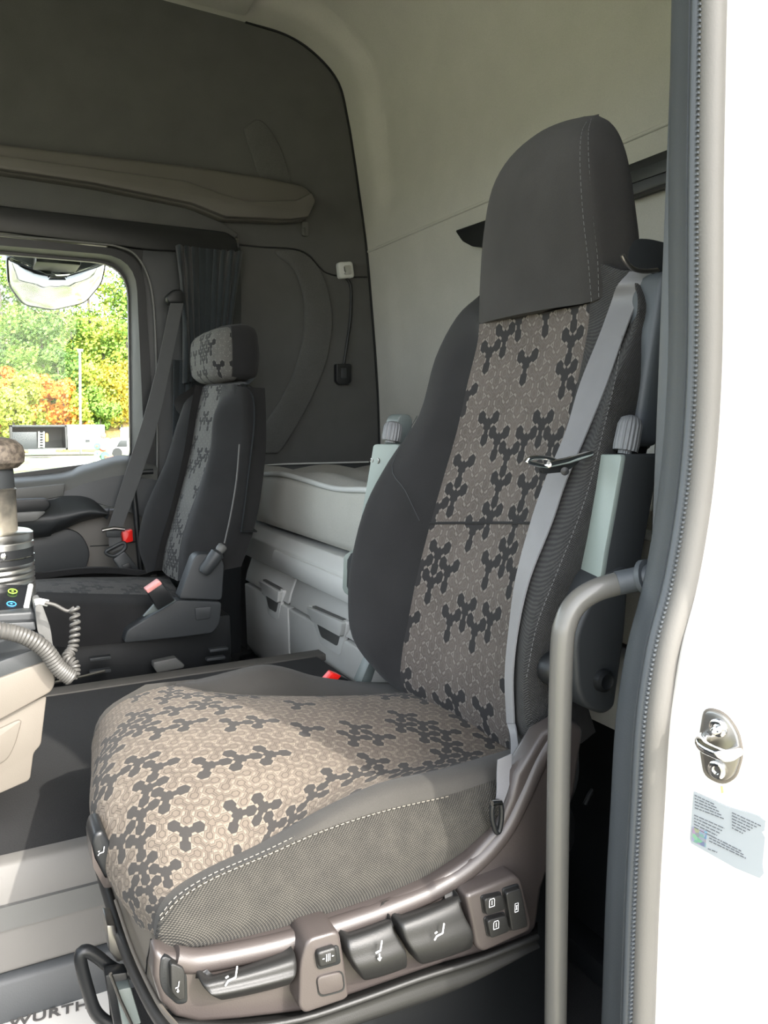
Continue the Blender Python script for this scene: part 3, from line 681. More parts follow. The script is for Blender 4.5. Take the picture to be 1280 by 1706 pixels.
# plastic side shield, recliner
s1 = PS([(206, 1072), (212, 1050), (296, 1000), (370, 1003), (366, 1040), (354, 1055), (300, 1062)], y=2.02)
prism('side_shield', rnd(s1, .01), (0, .05, 0), m_char, ps, .005, 3)
s2 = PS([(298, 998), (326, 922), (366, 925), (374, 940), (370, 1000)], y=2.03)
prism('hinge_cover', rnd(s2, [.01, .02, .02, .02, .01]), (0, .05, 0), m_char, ps, .006, 3)
prism('shield_cap', rnd(PS([(325, 1013), (353, 1010), (351, 1030), (327, 1034)], y=2.016), .004), (0, .006, 0), m_char, ps, .002)
ax0, ax1 = P(338, 955, y=2.015), P(373, 908, y=2.015)
dd = ax1-ax0
tube('recline_lever', [ax0, ax0+dd*.1, ax0+dd*.7, ax0+dd*.78], [.012, .017, .019, .010], m_char, ps, n=14)
tube('lever_tip', [ax0+dd*.76, ax0+dd*.82, ax0+dd*.96, ax0+dd], [.010, .013, .013, .009], m_grey, ps, n=12)
prism('buckle_stalk', rnd(PS([(262, 1002), (282, 992), (294, 1000), (262, 1018), (238, 1028)], y=2.0), .004), (0, .012, 0), m_arm, ps, .003)
prism('buckle', rnd(PS([(244, 984), (268, 967), (292, 1000), (264, 1017)], y=1.975), .004), (0, .03, 0), m_black, ps, .004)
prism('buckle_button', rnd(PS([(243, 983), (266, 967), (271, 973), (247, 989)], y=1.973), .003), (0, .034, 0), plastic('faded_red', (.75, .30, .27), .4, grain=0), ps, .002)
tube('bowden_cable', PS([(374, 905), (384, 860), (394, 800), (399, 740)], y=2.03), .0022, m_grey, ps, n=5, sm=4)
# pedestal with slide rails
box('pedestal', (.20, 2.1, .2), (.62, 2.55, .42), m_black, ps, .01)
for yy in (2.07, 2.5):
    box('slide_rail', (.02, yy, .11), (.78, yy+.05, .135), m_char, ps, .004)
prism('height_paddle', rnd(PS([(256, 1112), (256, 1104), (294, 1096), (308, 1108), (306, 1113), (262, 1121)], y=2.03), .003), (0, .03, 0), m_grey, ps, .003)
for i, (pxx, pyy) in enumerate(((150, 1100), (150, 1122), (350, 1085), (345, 1100))): box('rail_bracket', tuple(P(pxx, pyy, y=2.03)+V((0, 0, -.004))), tuple(P(pxx, pyy, y=2.03)+V((.05, .02, .004))), m_char, ps, .001)
tube('rail_edge', PS([(170, 1151), (260, 1135), (385, 1112)], y=1.99), .0022, m_steel, ps, n=6)
tube('link_rod', PS([(88, 1138), (135, 1128), (175, 1118)], y=2.0), .004, m_steel, ps, n=6)
struct(box('trim_30', (XF, YFt, .095), (.80, 2.79, .105), m_black, bev=0))

# ------------------------------------------------------------------ driver seat
ds = thing('driver_seat', 'large near driver seat with patterned centre, tall built-in headrest and mauve side panel', 'seat', (.42, .95, .10))
OUT = {}
YC = [.725, .84, .95, 1.06, 1.17]
prof_c = [(.122, .436), (.104, .482), (.122, .527), (.18, .553), (.28, .560), (.38, .548), (.48, .533), (.56, .523), (.66, .512)]
near_px = [(256, 1556, .715), (262, 1518, .715), (290, 1482, .72), (345, 1448, .725), (430, 1408, .73), (520, 1358, .74), (620, 1319, .745), (730, 1292, .755), (850, 1258, .78)]
far_px = [(156, 1275, 1.2), (153, 1238, 1.2), (172, 1196, 1.2), (215, 1163, 1.2), (290, 1142, 1.19), (360, 1158, 1.165), (460, 1170, 1.14), (580, 1168, 1.12), (700, 1152, 1.09)]
rows = []
for i, (x, z) in enumerate(prof_c):
    A = P(near_px[i][0], near_px[i][1], y=near_px[i][2]); B = P(far_px[i][0], far_px[i][1], y=far_px[i][2])
    dz = .012*(i < 5)
    rows.append([A, V((x-.006+.012*(i < 3), .835, z-(.018 if i < 3 else .012))), V((x, .95, z)), V((x+.004+.012*(i < 3), 1.07, z-.002)), B])
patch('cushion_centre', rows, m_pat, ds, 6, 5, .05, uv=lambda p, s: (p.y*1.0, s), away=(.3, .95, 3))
ridge_px = [(258, 1561), (266, 1530), (296, 1497), (352, 1462), (440, 1424), (535, 1383), (640, 1349), (745, 1325), (850, 1290)]
ridge = PS(ridge_px, y=.700)
nearc = [r[0] for r in rows]
patch('cushion_bolster', [[a+V((0, 0, .001)), a.lerp(b, .35)+V((0, 0, .016*min(1, max(0, i-4)*.5))), a.lerp(b, .75)+V((0, -.003, .014*min(1, max(0, i-4)*.5))), b] for i, (a, b) in enumerate(zip(nearc, ridge))], m_seatdk, ds, 3, 4, .0, away=(.3, .2, 2))
bot_px = [(258, 1564), (280, 1576), (322, 1583), (390, 1574), (480, 1553), (590, 1520), (690, 1482), (775, 1420), (850, 1345)]
bot = PS(bot_px, y=.697)
patch('cushion_side', [[b, b.lerp(c, .12)+V((0, -.008, 0)), b.lerp(c, .5)+V((0, -.022*min(1, i*.5), 0)), b.lerp(c, .85)+V((0, -.012, 0)), c+V((0, .01, -.012))] for i, (b, c) in enumerate(zip(ridge, bot))], m_mesh, ds, 5, 5, .0, away=(.3, -1, .6))
# stitches: short threads along the seam
def stitches(name, path, mat, parent, step=.006, ln=.0036, r=.00042, off=V()):
    bm = bmesh.new(); acc = 0; nx = 0
    for a, b in zip(path, path[1:]):
        L = (b-a).length; d = (b-a).normalized() if L > 0 else V((1, 0, 0))
        while nx < acc+L:
            p = a+d*(nx-acc)+off; tube_bm([p, p+d*ln], r, 4, bm=bm); nx += step
        acc += L
    return from_bm(name, bm, mat, parent)
rc = cr(ridge[1:8], 12)
stitches('seam_stitches', rc, m_thread, ds, off=V((0, -.0045, .001)))
stitches('seam_stitches', [p.lerp(q, .25) for p, q in zip(rc, cr(nearc[1:8], 12))], m_thread, ds, off=V((0, -.004, .003)))
fb = []
rid_px = [(300, 1140), (345, 1133), (430, 1113), (475, 1115), (530, 1130), (600, 1139), (680, 1140)]
fin_px = [(290, 1143, 1.19), (350, 1156, 1.168), (415, 1167, 1.15), (475, 1170, 1.138), (530, 1170, 1.128), (600, 1167, 1.118), (700, 1150, 1.09)]
for (a, b2), (c, d, e) in zip(rid_px, fin_px):
    A = P(c, d, y=e); B = P(a, b2, y=1.21)
    fb.append([A+V((0, -.01, -.004)), A.lerp(B, .4)+V((0, 0, .004)), B, B+V((0, .03, -.012)), B+V((0, .04, -.09))])
patch('cushion_bolster', fb, m_seatdk, ds, 4, 4, .02, away=(.3, .9, 3))
patch('cushion_front_far', [[V((.16, 1.2, .44)), V((.14, 1.2, .48)), V((.16, 1.21, .52)), V((.22, 1.21, .55))], [V((.24, 1.235, .42)), V((.24, 1.24, .46)), V((.25, 1.24, .50)), V((.30, 1.23, .54))]], m_seatdk, ds, 4, 4, .02, away=(0, 2, 1))
box('cushion_pan', (.15, .72, .40), (.66, 1.2, .47), m_black, ds, .02)

# backrest
LV = [505, 560, 640, 720, 800, 870, 960, 1040, 1120, 1200, 1262]
seam_n = [984, 978, 962, 946, 925, 902, 876, 860, 851, 853, 862]
seam_f = [799, 795, 779, 761, 738, 718, 695, 682, 670, 668, 700]
sf_y = [540, 575, 640, 720, 800, 870, 960, 1025, 1090, 1140, 1165]
SN = [P(a, b2, y=.82) for a, b2 in zip(seam_n, LV)]
SF = [P(a, b2, y=1.08) for a, b2 in zip(seam_f, sf_y)]
SF[-1] = V((.615, 1.08, .50)); SN[-1] = V((.635, .82, .505)); SN[-2] = V((.622, .82, .545)) if SN[-2].x < .6 else SN[-2]
rows = []
for i, (a, b2) in enumerate(zip(SN, SF)):
    k = .012*(1-abs(i-5)/7)
    dip = .012 if i == 5 else 0
    rows.append([a, a.lerp(b2, .3)+V((k+dip*0, 0, 0)), a.lerp(b2, .7)+V((k, 0, 0)), b2])
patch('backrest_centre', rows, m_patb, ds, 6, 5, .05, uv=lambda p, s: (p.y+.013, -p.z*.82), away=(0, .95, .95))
cre = [rows[5][k].lerp(rows[6][k], .02) for k in (3, 2, 1, 0)]
tube('lumbar_crease', cr([p+V((-.001, 0, 0)) for p in cre], 5), .0022, m_velvet, ds, n=6)
m1_px = [1020, 1000, 968, 944, 910, 886, 862, 851, 844, 847, 850]
m2_px = [1062, 1040, 1012, 979, 945, 921, 885, 866, 857, 859, 866]
t_px = [1042, 1037, 1024, 1005, 985, 962, 926, 896, 880, 886, 905]
SHF = V((0, 0, 0))
M1 = [P(a, b2, y=.785) for a, b2 in zip(m1_px, LV)]; M2 = [P(a, b2, y=.745) for a, b2 in zip(m2_px, LV)]
TT = [P(a, b2, y=.705) for a, b2 in zip(t_px, LV)]
BB = []
nb = []
for i in range(len(LV)):
    s, a, b2, tt = SN[i], M1[i], M2[i], TT[i]
    if i < 2: tt = P([1066, 1058][i], LV[i], y=.72)
    bk_ = tt+V((.055, .006, 0)); b3 = tt+V((.11, .03, 0))
    b2 = b2.lerp(tt, .25) if b2.x > tt.x+.01 else b2
    nb.append([s, a, b2, tt, bk_, b3])
    TT[i] = tt
nb.insert(0, [P(986, 452, y=.82), P(1000, 440, y=.80), P(1035, 450, y=.77), P(1060, 450, y=.75), P(1085, 455, y=.75), P(1100, 455, y=.80)])
patch('backrest_bolster', nb, m_meshdk, ds, 4, 4, .02, away=(0, 0, .9))
stitches('bolster_stitches', cr([P(a, b2, y=.700) for a, b2 in zip([1037, 1024, 1005, 985, 962, 926, 896, 880], LV[1:9])], 10), m_threadg, ds, off=V((-.006, -.006, 0)))
fsil = [(799, 492), (762, 527), (727, 595), (700, 690), (648, 768), (610, 840), (588, 920), (580, 990), (588, 1060), (630, 1115), (672, 1146)]
FO = [P(a, b2, y=1.20) for a, b2 in fsil]
fbr = []
for i in range(len(LV)):
    s, o = SF[i], FO[i]
    k = [.0, .012, .02, .022, .02, .02, .02, .02, .02, .012, .0][i]
    fbr.append([s, s.lerp(o, .35)+V((-k, 0, 0)), s.lerp(o, .72)+V((-k*.8, 0, 0)), o, o+V((.035, .02, 0)), o+V((.10, .015, 0))])
patch('backrest_bolster', fbr, m_velvet, ds, 4, 4, .02, away=(0, .9, .9))
ss = [fbr[3][3].lerp(fbr[3][2], .35)+V((-.006, 0, 0)), fbr[4][2].lerp(fbr[4][3], .2)+V((-.003, 0, 0)), fbr[4][1].lerp(fbr[5][1], .4)+V((-.002, 0, 0)), fbr[5][0].lerp(fbr[5][1], .3)+V((-.002, 0, 0))]
tube('bolster_seam', ss, .0006, m_char, ds, n=5, sm=4)
# integrated headrest
HL = [(798, 541), (800, 470), (806, 390), (820, 315), (850, 262), (895, 224), (935, 204), (972, 194)]
HS = [(985, 503), (980, 440), (972, 370), (967, 300), (966, 255), (969, 222), (977, 204), (986, 194)]
HR = [(1052, 470), (1062, 410), (1057, 350), (1049, 290), (1041, 248), (1031, 222), (1018, 205), (1002, 195)]
yl = [1.09, 1.10, 1.10, 1.09, 1.07, 1.02, .96, .90]
ys_ = [.815, .812, .81, .81, .815, .825, .84, .86]
yr = [.79, .785, .785, .79, .80, .815, .835, .86]
hf = []; hs = []
for i in range(8):
    a = P(*HL[i], y=yl[i]); s = P(*HS[i], y=ys_[i]); r = P(*HR[i], y=yr[i])
    k = .014 if i < 6 else .004
    hf.append([a+V((.10, .0, -.01)), a+V((.035, .012, -.002)), a, a.lerp(s, .33)+V((-k, 0, 0)), a.lerp(s, .7)+V((-k, 0, 0)), s])
    hs.append([s, s.lerp(r, .5)+V((-.008, -.008, 0)), r, r+V((.03, .03, 0)), r+V((.045, .12, 0))])
secs = []
for i in range(8):
    a, s_, r_ = hf[i][2], hs[i][0], hs[i][2]
    d = .085 if i < 5 else [.07, .045, .015][i-5]
    secs.append([a, a.lerp(s_, .33)+V((-.014 if i < 6 else -.004, 0, 0)), a.lerp(s_, .7)+V((-.012 if i < 6 else -.003, 0, 0)), s_, s_.lerp(r_, .55)+V((-.006, -.006, 0)), r_, r_+V((d*.3, .035, 0)), a.lerp(s_, .6)+V((d, 0, 0)), a+V((d*.9, -.02, 0)), a+V((d*.35, .008, 0))])
c_ = sum(secs[-1], V())/10
secs[-1] = [c_.lerp(p, .8) for p in secs[-1]]
loft('headrest', secs, m_head, ds, 4, 4, sharp=75)
st0 = cr([h[0] for h in hs[:7]], 10)
stitches('headrest_stitches', st0, m_threadg, ds, off=V((-.002, -.003, 0)), step=.008, ln=.005)
stitches('headrest_stitches', [a.lerp(b2, .2) for a, b2 in zip(st0, cr([h[2] for h in hs[:7]], 10))], m_threadg, ds, off=V((-.006, -.006, 0)), step=.008, ln=.005)
# shell closing the back of the seat
bs = []
for i in range(0, len(LV)):
    a, b2 = FO[i]+V((.10, .01, 0)), TT[i]+V((.11, .03, 0)); bs.append([a, a.lerp(b2, .3)+V((.05, 0, 0)), a.lerp(b2, .7)+V((.05, 0, 0)), b2])
patch('back_shell', bs, m_char, ds, 4, 4, .02, away=(3, .9, .9))
prism('shoulder_guide', rnd(PS([(1042, 430), (1056, 397), (1080, 397), (1122, 408), (1128, 470), (1098, 452), (1068, 455)], y=.72), .012), (.045, .01, 0), m_char, ds, .008, 3, label='dark plastic belt guide')
tube('guide_wire', PS([(1037, 425), (1043, 436), (1056, 448), (1075, 452), (1096, 450)], y=.70), .0028, m_steel, ds, n=8, sm=5)
prism('side_cover', PS([(1105, 450), (1095, 520), (1072, 660), (1060, 745), (1100, 745), (1120, 560), (1125, 450)], y=.70), (.0, .05, 0), m_rubdk, ds, .01, 3)
# hinge side plates
prism('hinge_cover', rnd(PS([(912, 1240), (965, 1190), (970, 1300), (945, 1360), (905, 1330)], y=.71), .02), (0, .04, 0), m_char, ds, .008, 3)
lathe('recline_pivot', P(918, 1112, y=.70), (0, -1, 0), [(0, .02), (.012, .02), (.018, .015), (.02, 0.001)], m_black, ds, 20)
# armrests folded up
def armrest(name, plate, side_dx, sidepoly, ysl, screws, knob, cap, pivot, near):
    e = thing(name, 'x', 'armrest', (0, 0, 0)); return e
def build_arm(Lp, Rp, yL, yR, dx, scr, kb, kt, capp, capy, lower, lowy, pv, label, lw):
    """armrest as a part of the seat with sub-parts"""
    poly = [P(a, b2, y=yL) for a, b2 in Lp]+[P(a, b2, y=yR) for a, b2 in reversed(Rp)]
    body = prism('armrest', rnd([p+V((.006, 0, 0)) for p in poly], .008), (dx, 0, 0), m_char, ds, .004, 2, label=label)
    prism('front_plate', rnd(poly, .006), (.008, 0, 0), m_armf, body, .002)
    for a, b2, yy in scr:
        c = P(a, b2, y=yy); lathe('screw', c+V((.001, 0, 0)), (-1, 0, 0), [(0, .0055), (.002, .0055), (.0025, .004), (.0012, .0035), (.0012, .001)], m_steel, body, 14)
    lathe('ribbed_knob', kb, (kt-kb), [(0, lw*.55), (.004, lw*.55), (.004, lw), (.010, lw*1.04), ((kt-kb).length*.75, lw), ((kt-kb).length*.92, lw*.8), ((kt-kb).length, lw*.3)], m_knob, body, ribs=18, rd=.08)
    prism('end_cap', rnd(PS(capp, y=capy), .010), (0, .045, 0), m_arm, body, .006, 3)
    if lower:
        prism('pivot_housing', rnd(PS(lower, y=lowy), .02), (0, .05, 0), m_char, body, .010, 3)
        lathe('pivot_cap', P(*pv, y=lowy), (0, -1, 0), [(0, .014), (.006, .013), (.008, .009), (.006, .006), (.006, .001)], m_black, body, 20)
    return body
nb_arm = build_arm([(986, 757), (972, 850), (962, 920), (948, 990)], [(1036, 757), (1020, 850), (1006, 925), (1000, 965)], .722, .668, .055,
          [(991, 801, .715), (1018, 801, .682)], P(1028, 757, y=.69)+V((.012, 0, 0)), P(1032, 692, y=.69)+V((.020, 0, 0)),
          [(1030, 700), (1034, 682), (1048, 670), (1085, 668), (1098, 680), (1088, 750), (1040, 752)], .735,
          [(1003, 960), (1052, 935), (1044, 1050), (1026, 1180), (1008, 1192), (978, 1182), (962, 1150), (958, 1060), (985, 1000)], .665, (1004, 1133), 'grey-green armrest folded up on the door side', .0145)
fa_arm = build_arm([(622, 740), (612, 800), (600, 870), (588, 915), (572, 925), (570, 985), (590, 1000)], [(664, 740), (650, 800), (640, 880), (640, 1000)], 1.275, 1.235, .05,
          [(620, 768, 1.275), (630, 768, 1.262)], P(647, 738, y=1.25)+V((.005, 0, 0)), P(653, 702, y=1.25)+V((.005, 0, 0)),
          [(658, 742), (662, 700), (668, 690), (682, 690), (688, 700), (684, 760)], 1.285, None, 0, None, 'grey-green armrest folded up on the bunk side', .017)
prism('armrest_bracket', PS([(622, 1090), (632, 1098), (618, 1140), (600, 1140)], y=1.245), (0, .03, 0), m_arm, ds, .002)
bc = prism('buckle', rnd(PS([(542, 1138), (556, 1122), (582, 1132), (575, 1160), (545, 1160)], y=1.26), .003), (0, .025, 0), m_black, ds, .003)
prism('release_button', rnd(PS([(541, 1137), (555, 1121), (569, 1126), (556, 1140)], y=1.255), .002), (0, .02, 0), m_red, bc, .002, label='red release button')

# mauve side panel with its controls
YP = .668
pan = [(258, 1584), (280, 1592), (320, 1597), (400, 1580), (480, 1560), (570, 1532), (650, 1504), (725, 1472), (785, 1432), (828, 1385), (852, 1330), (862, 1290), (885, 1255), (905, 1222), (950, 1195), (975, 1215), (960, 1320), (925, 1420), (905, 1480), (896, 1548), (880, 1566), (800, 1592), (740, 1608), (600, 1657), (500, 1690), (400, 1702), (330, 1708), (292, 1698), (268, 1672), (256, 1630)]
sp_ = prism('side_panel', PS(pan, y=YP), (0, .028, 0), m_mauve, ds, .012, 4, sharp=50)
tube('panel_ridge', PS([(290, 1596), (330, 1600), (400, 1588), (480, 1569), (570, 1541), (650, 1513), (725, 1481), (790, 1438), (838, 1385), (870, 1325), (895, 1270), (915, 1235)], y=YP+.006), .011, m_mauve, ds, n=12, sm=5)
lath = lambda *a, **k: None
def symbol(kind, c, s, parent, yo, mat=m_mark):
    S = {'seat': [[(.5, 1), (.3, 0), (-.5, -.1), (-.8, -.45)], [(-.75, .25), (-.45, .35)]],
         'seat2': [[(.35, 1), (.15, .05), (-.45, -.05)], [(.05, -.3), (.05, -.95)], [(-.15, -.7), (.05, -.95), (.25, -.7)]],
         'win': [[(-.7, -.8), (-.7, .5), (-.5, .8), (.5, .8), (.7, .5), (.7, -.8), (-.7, -.8)], [(0, -.45), (0, .45)]],
         'heat': [[(-.95, 0), (-.65, 0)], [(.65, 0), (.95, 0)], [(-.3, .5), (-.3, -.5)], [(0, .5), (0, -.5)], [(.3, .5), (.3, -.5)]],
         'lock': [[(-.45, -.9), (-.45, .9), (.45, .9), (.45, -.9), (-.45, -.9)], [(-.2, -.4), (.2, -.4)], [(-.2, .4), (.2, .4)], [(0, -.4), (0, .4)]]}[kind]
    bm = bmesh.new()
    for ln in S:
        tube_bm([c+V((a*s*.86, yo, b2*s)) for a, b2 in ln], s*(.08 if kind in ('seat', 'seat2') else .06), 5, bm=bm)
    return from_bm('symbol', bm, mat, parent)
rec = prism('recess_shade', rnd(PS([(268, 1588), (312, 1612), (314, 1672), (296, 1676), (272, 1655), (265, 1630)], y=YP-.001), .012), (0, .01, 0), m_black, ds, .002)  # black plate standing slightly proud; its colour stands for the recess's shade
rk = prism('rocker_switch', rnd(PS([(284, 1604), (308, 1614), (309, 1664), (300, 1668), (286, 1655)], y=YP-.008), .005), (0, .01, 0), m_lever, ds, .003, 3)
symbol('seat2', P(296, 1645, y=YP-.0095), .005, rk, 0)
def lever(rows_px, ydep, name='lever'):
    """moulded lever: rows of pixels top to bottom, each row given its own stand-off"""
    net = []
    for (l, r), yy in zip(rows_px, ydep):
        A = P(*l, y=yy); B = P(*r, y=yy)
        net.append([A+V((-.001, .02, 0)), A+V((.001, .003, 0)), A.lerp(B, .12), A.lerp(B, .5)+V((0, -.001, 0)), A.lerp(B, .88), B+V((-.001, .003, 0)), B+V((.001, .02, 0))])
    return patch(name, net, m_lever, ds, 3, 4, .01, away=(.3, -2, .5))
lv = lever([((352, 1626), (478, 1584)), ((342, 1632), (492, 1590)), ((339, 1643), (497, 1602)), ((342, 1652), (498, 1615)), ((352, 1662), (496, 1628)), ((362, 1667), (490, 1636)), ((366, 1668), (486, 1640))], [.662, .650, .643, .641, .638, .648, .665])
symbol('seat', P(388, 1630, y=.639), .010, lv, 0)
lv2 = lever([((578, 1554), (654, 1526)), ((578, 1562), (656, 1534)), ((579, 1580), (660, 1552)), ((584, 1598), (668, 1568)), ((594, 1616), (680, 1588)), ((603, 1631), (682, 1606)), ((606, 1635), (680, 1612))], [.664, .650, .642, .639, .636, .643, .662])
symbol('seat2', P(632, 1585, y=.632), .010, lv2, 0)
lv3 = lever([((667, 1524), (764, 1488)), ((668, 1533), (768, 1494)), ((670, 1548), (772, 1512)), ((676, 1568), (780, 1532)), ((688, 1588), (792, 1556)), ((698, 1605), (791, 1575)), ((701, 1608), (788, 1580))], [.664, .650, .642, .639, .636, .643, .662])
symbol('seat', P(734, 1556, y=.631), .010, lv3, 0)
pod = prism('switch_pod', rnd(PS([(512, 1566), (566, 1550), (574, 1600), (582, 1660), (575, 1667), (508, 1690), (498, 1680), (500, 1610)], y=YP-.024), .008), (0, .04, 0), m_mauve, ds, .007, 3)
prism('rocker_frame', rnd(PS([(525, 1587), (565, 1575), (569, 1606), (530, 1617)], y=YP-.026), .004), (0, .004, 0), m_black, pod, .001)
q = prism('rocker_switch', rnd(PS([(529, 1588), (561, 1578), (564, 1605), (533, 1614)], y=YP-.031), .004), (0, .008, 0), m_lever, pod, .003, 3)
prism('blank_plate', rnd(PS([(528, 1629), (570, 1619), (574, 1649), (533, 1660)], y=YP-.0265), .006), (0, .004, 0), m_mauve, pod, .0012)
ring('blank_groove', rnd(PS([(526, 1627), (572, 1616), (576, 1651), (531, 1663)], y=YP-.0245), .007), rnd(PS([(528, 1629), (570, 1619), (574, 1649), (533, 1660)], y=YP-.0245), .007), (0, .001, 0), m_black, pod)
sy = symbol('heat', P(547, 1595, y=YP-.0318), .007, pod, 0)
pod2 = prism('switch_pod', rnd(PS([(776, 1492), (860, 1458), (870, 1466), (888, 1538), (884, 1552), (806, 1588), (794, 1580), (788, 1550)], y=YP-.022), .007), (0, .04, 0), m_mauve, ds, .006, 3)
for (pp, cpt, kd) in (([(803, 1494), (834, 1487), (838, 1512), (807, 1522)], (820, 1504), 'win'), ([(808, 1530), (840, 1521), (845, 1548), (814, 1560)], (827, 1541), 'win'), ([(839, 1484), (864, 1476), (876, 1540), (849, 1548)], (861, 1512), 'lock')):
    cc = PS(pp, y=YP-.0245); ce = sum(cc, V())/4
    prism('button_well', rnd([ce+(p-ce)*1.12 for p in PS(pp, y=YP-.0235)], .004), (0, .004, 0), m_black, pod2, .001)
    prism('button', rnd([p+V((0, -.005, 0)) for p in cc], .004), (0, .01, 0), m_lever, pod2, .003, 3)
    symbol(kd, P(*cpt, y=YP-.0300), .0055, pod2, 0)
# front of the seat base
prism('front_cover', rnd(PS([(176, 1420), (215, 1450), (254, 1560), (258, 1640), (276, 1684), (256, 1680), (222, 1590), (182, 1490)], x=.135), .008), (.02, 0, 0), m_beige, ds, .004)
tube('cover_seam', PS([(252, 1565), (245, 1600), (243, 1625)], x=.133), .001, m_black, ds, n=5)
tube('frame_member', PS([(164, 1440), (182, 1500), (208, 1580), (246, 1662), (288, 1730)], x=.128), .0065, m_lever, ds, n=10, sm=4)
tube('frame_edge', PS([(193, 1500), (222, 1585), (262, 1668), (296, 1712)], x=.126), .0022, m_beige, ds, n=8, sm=4)
fl_ = [((176, 1386), (158, 1398)), ]
lf = prism('front_lever', rnd(PS([(158, 1388), (172, 1384), (181, 1400), (199, 1440), (200, 1460), (176, 1466), (158, 1430), (152, 1405)], y=.86), .006), (.0, .05, 0), m_black, ds, .005, 3)
prism('lever_edge', rnd(PS([(152, 1405), (158, 1430), (176, 1464), (200, 1456), (200, 1476), (174, 1480), (155, 1445)], y=.862), .003), (0, .045, 0), m_mauve, lf, .002)
symbol('seat', P(170, 1420, y=.857), .006, lf, 0)
# suspension skirt and base
SK = [(285, 1698), (400, 1702), (500, 1688), (600, 1656), (700, 1620), (800, 1588), (896, 1550)]
def sh_(d, y): return [P(a, b2+d, y=y) for a, b2 in SK]
SKH = [(285, 1745), (400, 1748), (490, 1735), (580, 1708), (680, 1675), (780, 1636), (893, 1572)]
hem = PS(SKH, y=.668); md = [a.lerp(b2, .5)+V((0, -.006, 0)) for a, b2 in zip(sh_(26, .662), hem)]
patch('suspension_skirt', [sh_(-14, .70), sh_(0, .668), sh_(12, .658), sh_(20, .662), md, hem, [p+V((0, .05, -.012)) for p in hem]], m_lever, ds, 4, 3, .0, away=(.3, -2, .4))
tube('skirt_ridge', sh_(10, .656), .0035, m_lever, ds, n=8, sm=4)
tube('skirt_hem', PS([(560, 1712), (650, 1685), (760, 1645), (840, 1605), (890, 1572)], y=.666), .0025, m_lever, ds, n=8, sm=4)
box('pedestal', (.24, .76, .10), (.66, 1.16, .41), m_black, ds, .01)
tube('slide_bar', PS([(230, 1622), (200, 1618), (182, 1610), (162, 1594), (144, 1584), (134, 1596), (148, 1655), (162, 1690), (192, 1712), (210, 1716)], y=.93), .0075, m_black, ds, n=10, sm=5)
prism('slide_bracket', PS([(178, 1542), (192, 1542), (206, 1600), (196, 1604), (182, 1585)], y=.92), (0, .04, 0), m_steel, ds, .002)
prism('bracket_plate', PS([(175, 1625), (212, 1620), (222, 1700), (190, 1712)], y=.90), (0, .02, 0), m_black, ds, .003)
prism('base_plate', PS([(194, 1650), (218, 1645), (236, 1706), (205, 1712)], y=.885), (0, .02, 0), m_arm, ds, .002)
tube('base_edge', PS([(184, 1622), (200, 1665), (222, 1712)], y=.88), .002, m_steel, ds, n=6)

# driver belt
sb = thing('seat_belt', 'grey seat belt running down the door side of the driver seat', 'seat belt', (.62, .72, .5))
o_ = V((-.008, -.007, 0))
bl = [P(1050, 455, y=.76), P(1030, 478, y=.765)]+M1[:1]+M1[1:10]
br_ = [P(1100, 452, y=.725), P(1085, 474, y=.73)]+M2[:1]+M2[1:10]
bl = [p+o_ for p in bl]; br_ = [p+o_ for p in br_]
strip('webbing', bl, br_, m_belt, sb, thick=.0018)
strip('webbing_end', [bl[-1]+V((0, -.001, .0)), P(850, 1225, y=.735), P(851, 1255, y=.71), P(846, 1292, y=.69)], [br_[-1]+V((0, -.001, 0)), P(861, 1225, y=.725), P(864, 1255, y=.70), P(857, 1292, y=.685)], m_belt, sb, thick=.0015)
strip('webbing_fold', [P(830, 1266, y=.684), P(829, 1290, y=.680), P(829, 1315, y=.674), P(827, 1340, y=.668)], [P(853, 1256, y=.684), P(852, 1290, y=.680), P(847, 1315, y=.674), P(838, 1340, y=.668)], m_belt, sb, thick=.0015)
tube('anchor_loop', PS([(822, 1338), (834, 1338), (836, 1360), (832, 1384), (826, 1384), (820, 1360)], y=.664), .003, m_black, sb, n=8, sm=4, closed=True)
tube('anchor_bar', PS([(820, 1338), (835, 1337)], y=.660), .0032, m_chrome, sb, n=8)
tube('tongue_loop', PS([(878, 768), (892, 762), (915, 764), (928, 770), (915, 777), (895, 774)], y=.715), .0028, m_chrome, sb, n=8, sm=4, closed=True)
tube('tongue_bar', PS([(915, 774), (945, 768), (985, 756)], y=.712), .0045, m_chrome, sb, n=8)
prism('tongue_plate', rnd(PS([(902, 776), (945, 770), (972, 764), (945, 786), (905, 790)], y=.715), .004), (0, .006, 0), m_black, sb, .002)
lathe('stop_button', P(941, 785, y=.714), (-.5, -.86, 0), [(0, .005), (.002, .005), (.003, .001)], m_black, sb, 14)

# ------------------------------------------------------------------ open doorway on the near side: pillar, seal, painted jamb
EDGE = [(1212, -260), (1208, -100), (1205, 0), (1200, 300), (1198, 600), (1185, 800), (1160, 960), (1130, 1080), (1112, 1200), (1103, 1350), (1095, 1500), (1088, 1706), (1080, 1900)]
def ed(d, y): return [P(a+d, b2, y=y) for a, b2 in EDGE]
struct(tube('trim_31', ed(-17, .475), .0108, m_rubber, n=14, sm=5))
struct(tube('trim_32', ed(-43, .485), .0048, m_rubdk, n=8, sm=5))
bm = bmesh.new()
pts = cr(ed(-38, .478), 5); acc = 0; nx = 0
for a, b2 in zip(pts, pts[1:]):
    L = (b2-a).length; d = (b2-a).normalized()
    while nx < acc+L: p = a+d*(nx-acc); box_bm(p-V((.0018, .0012, .0009)), p+V((.0018, .0012, .0009)), 0, 1, bm); nx += .0042
    acc += L
o = struct(from_bm('trim_33', bm, m_rubdk)); 
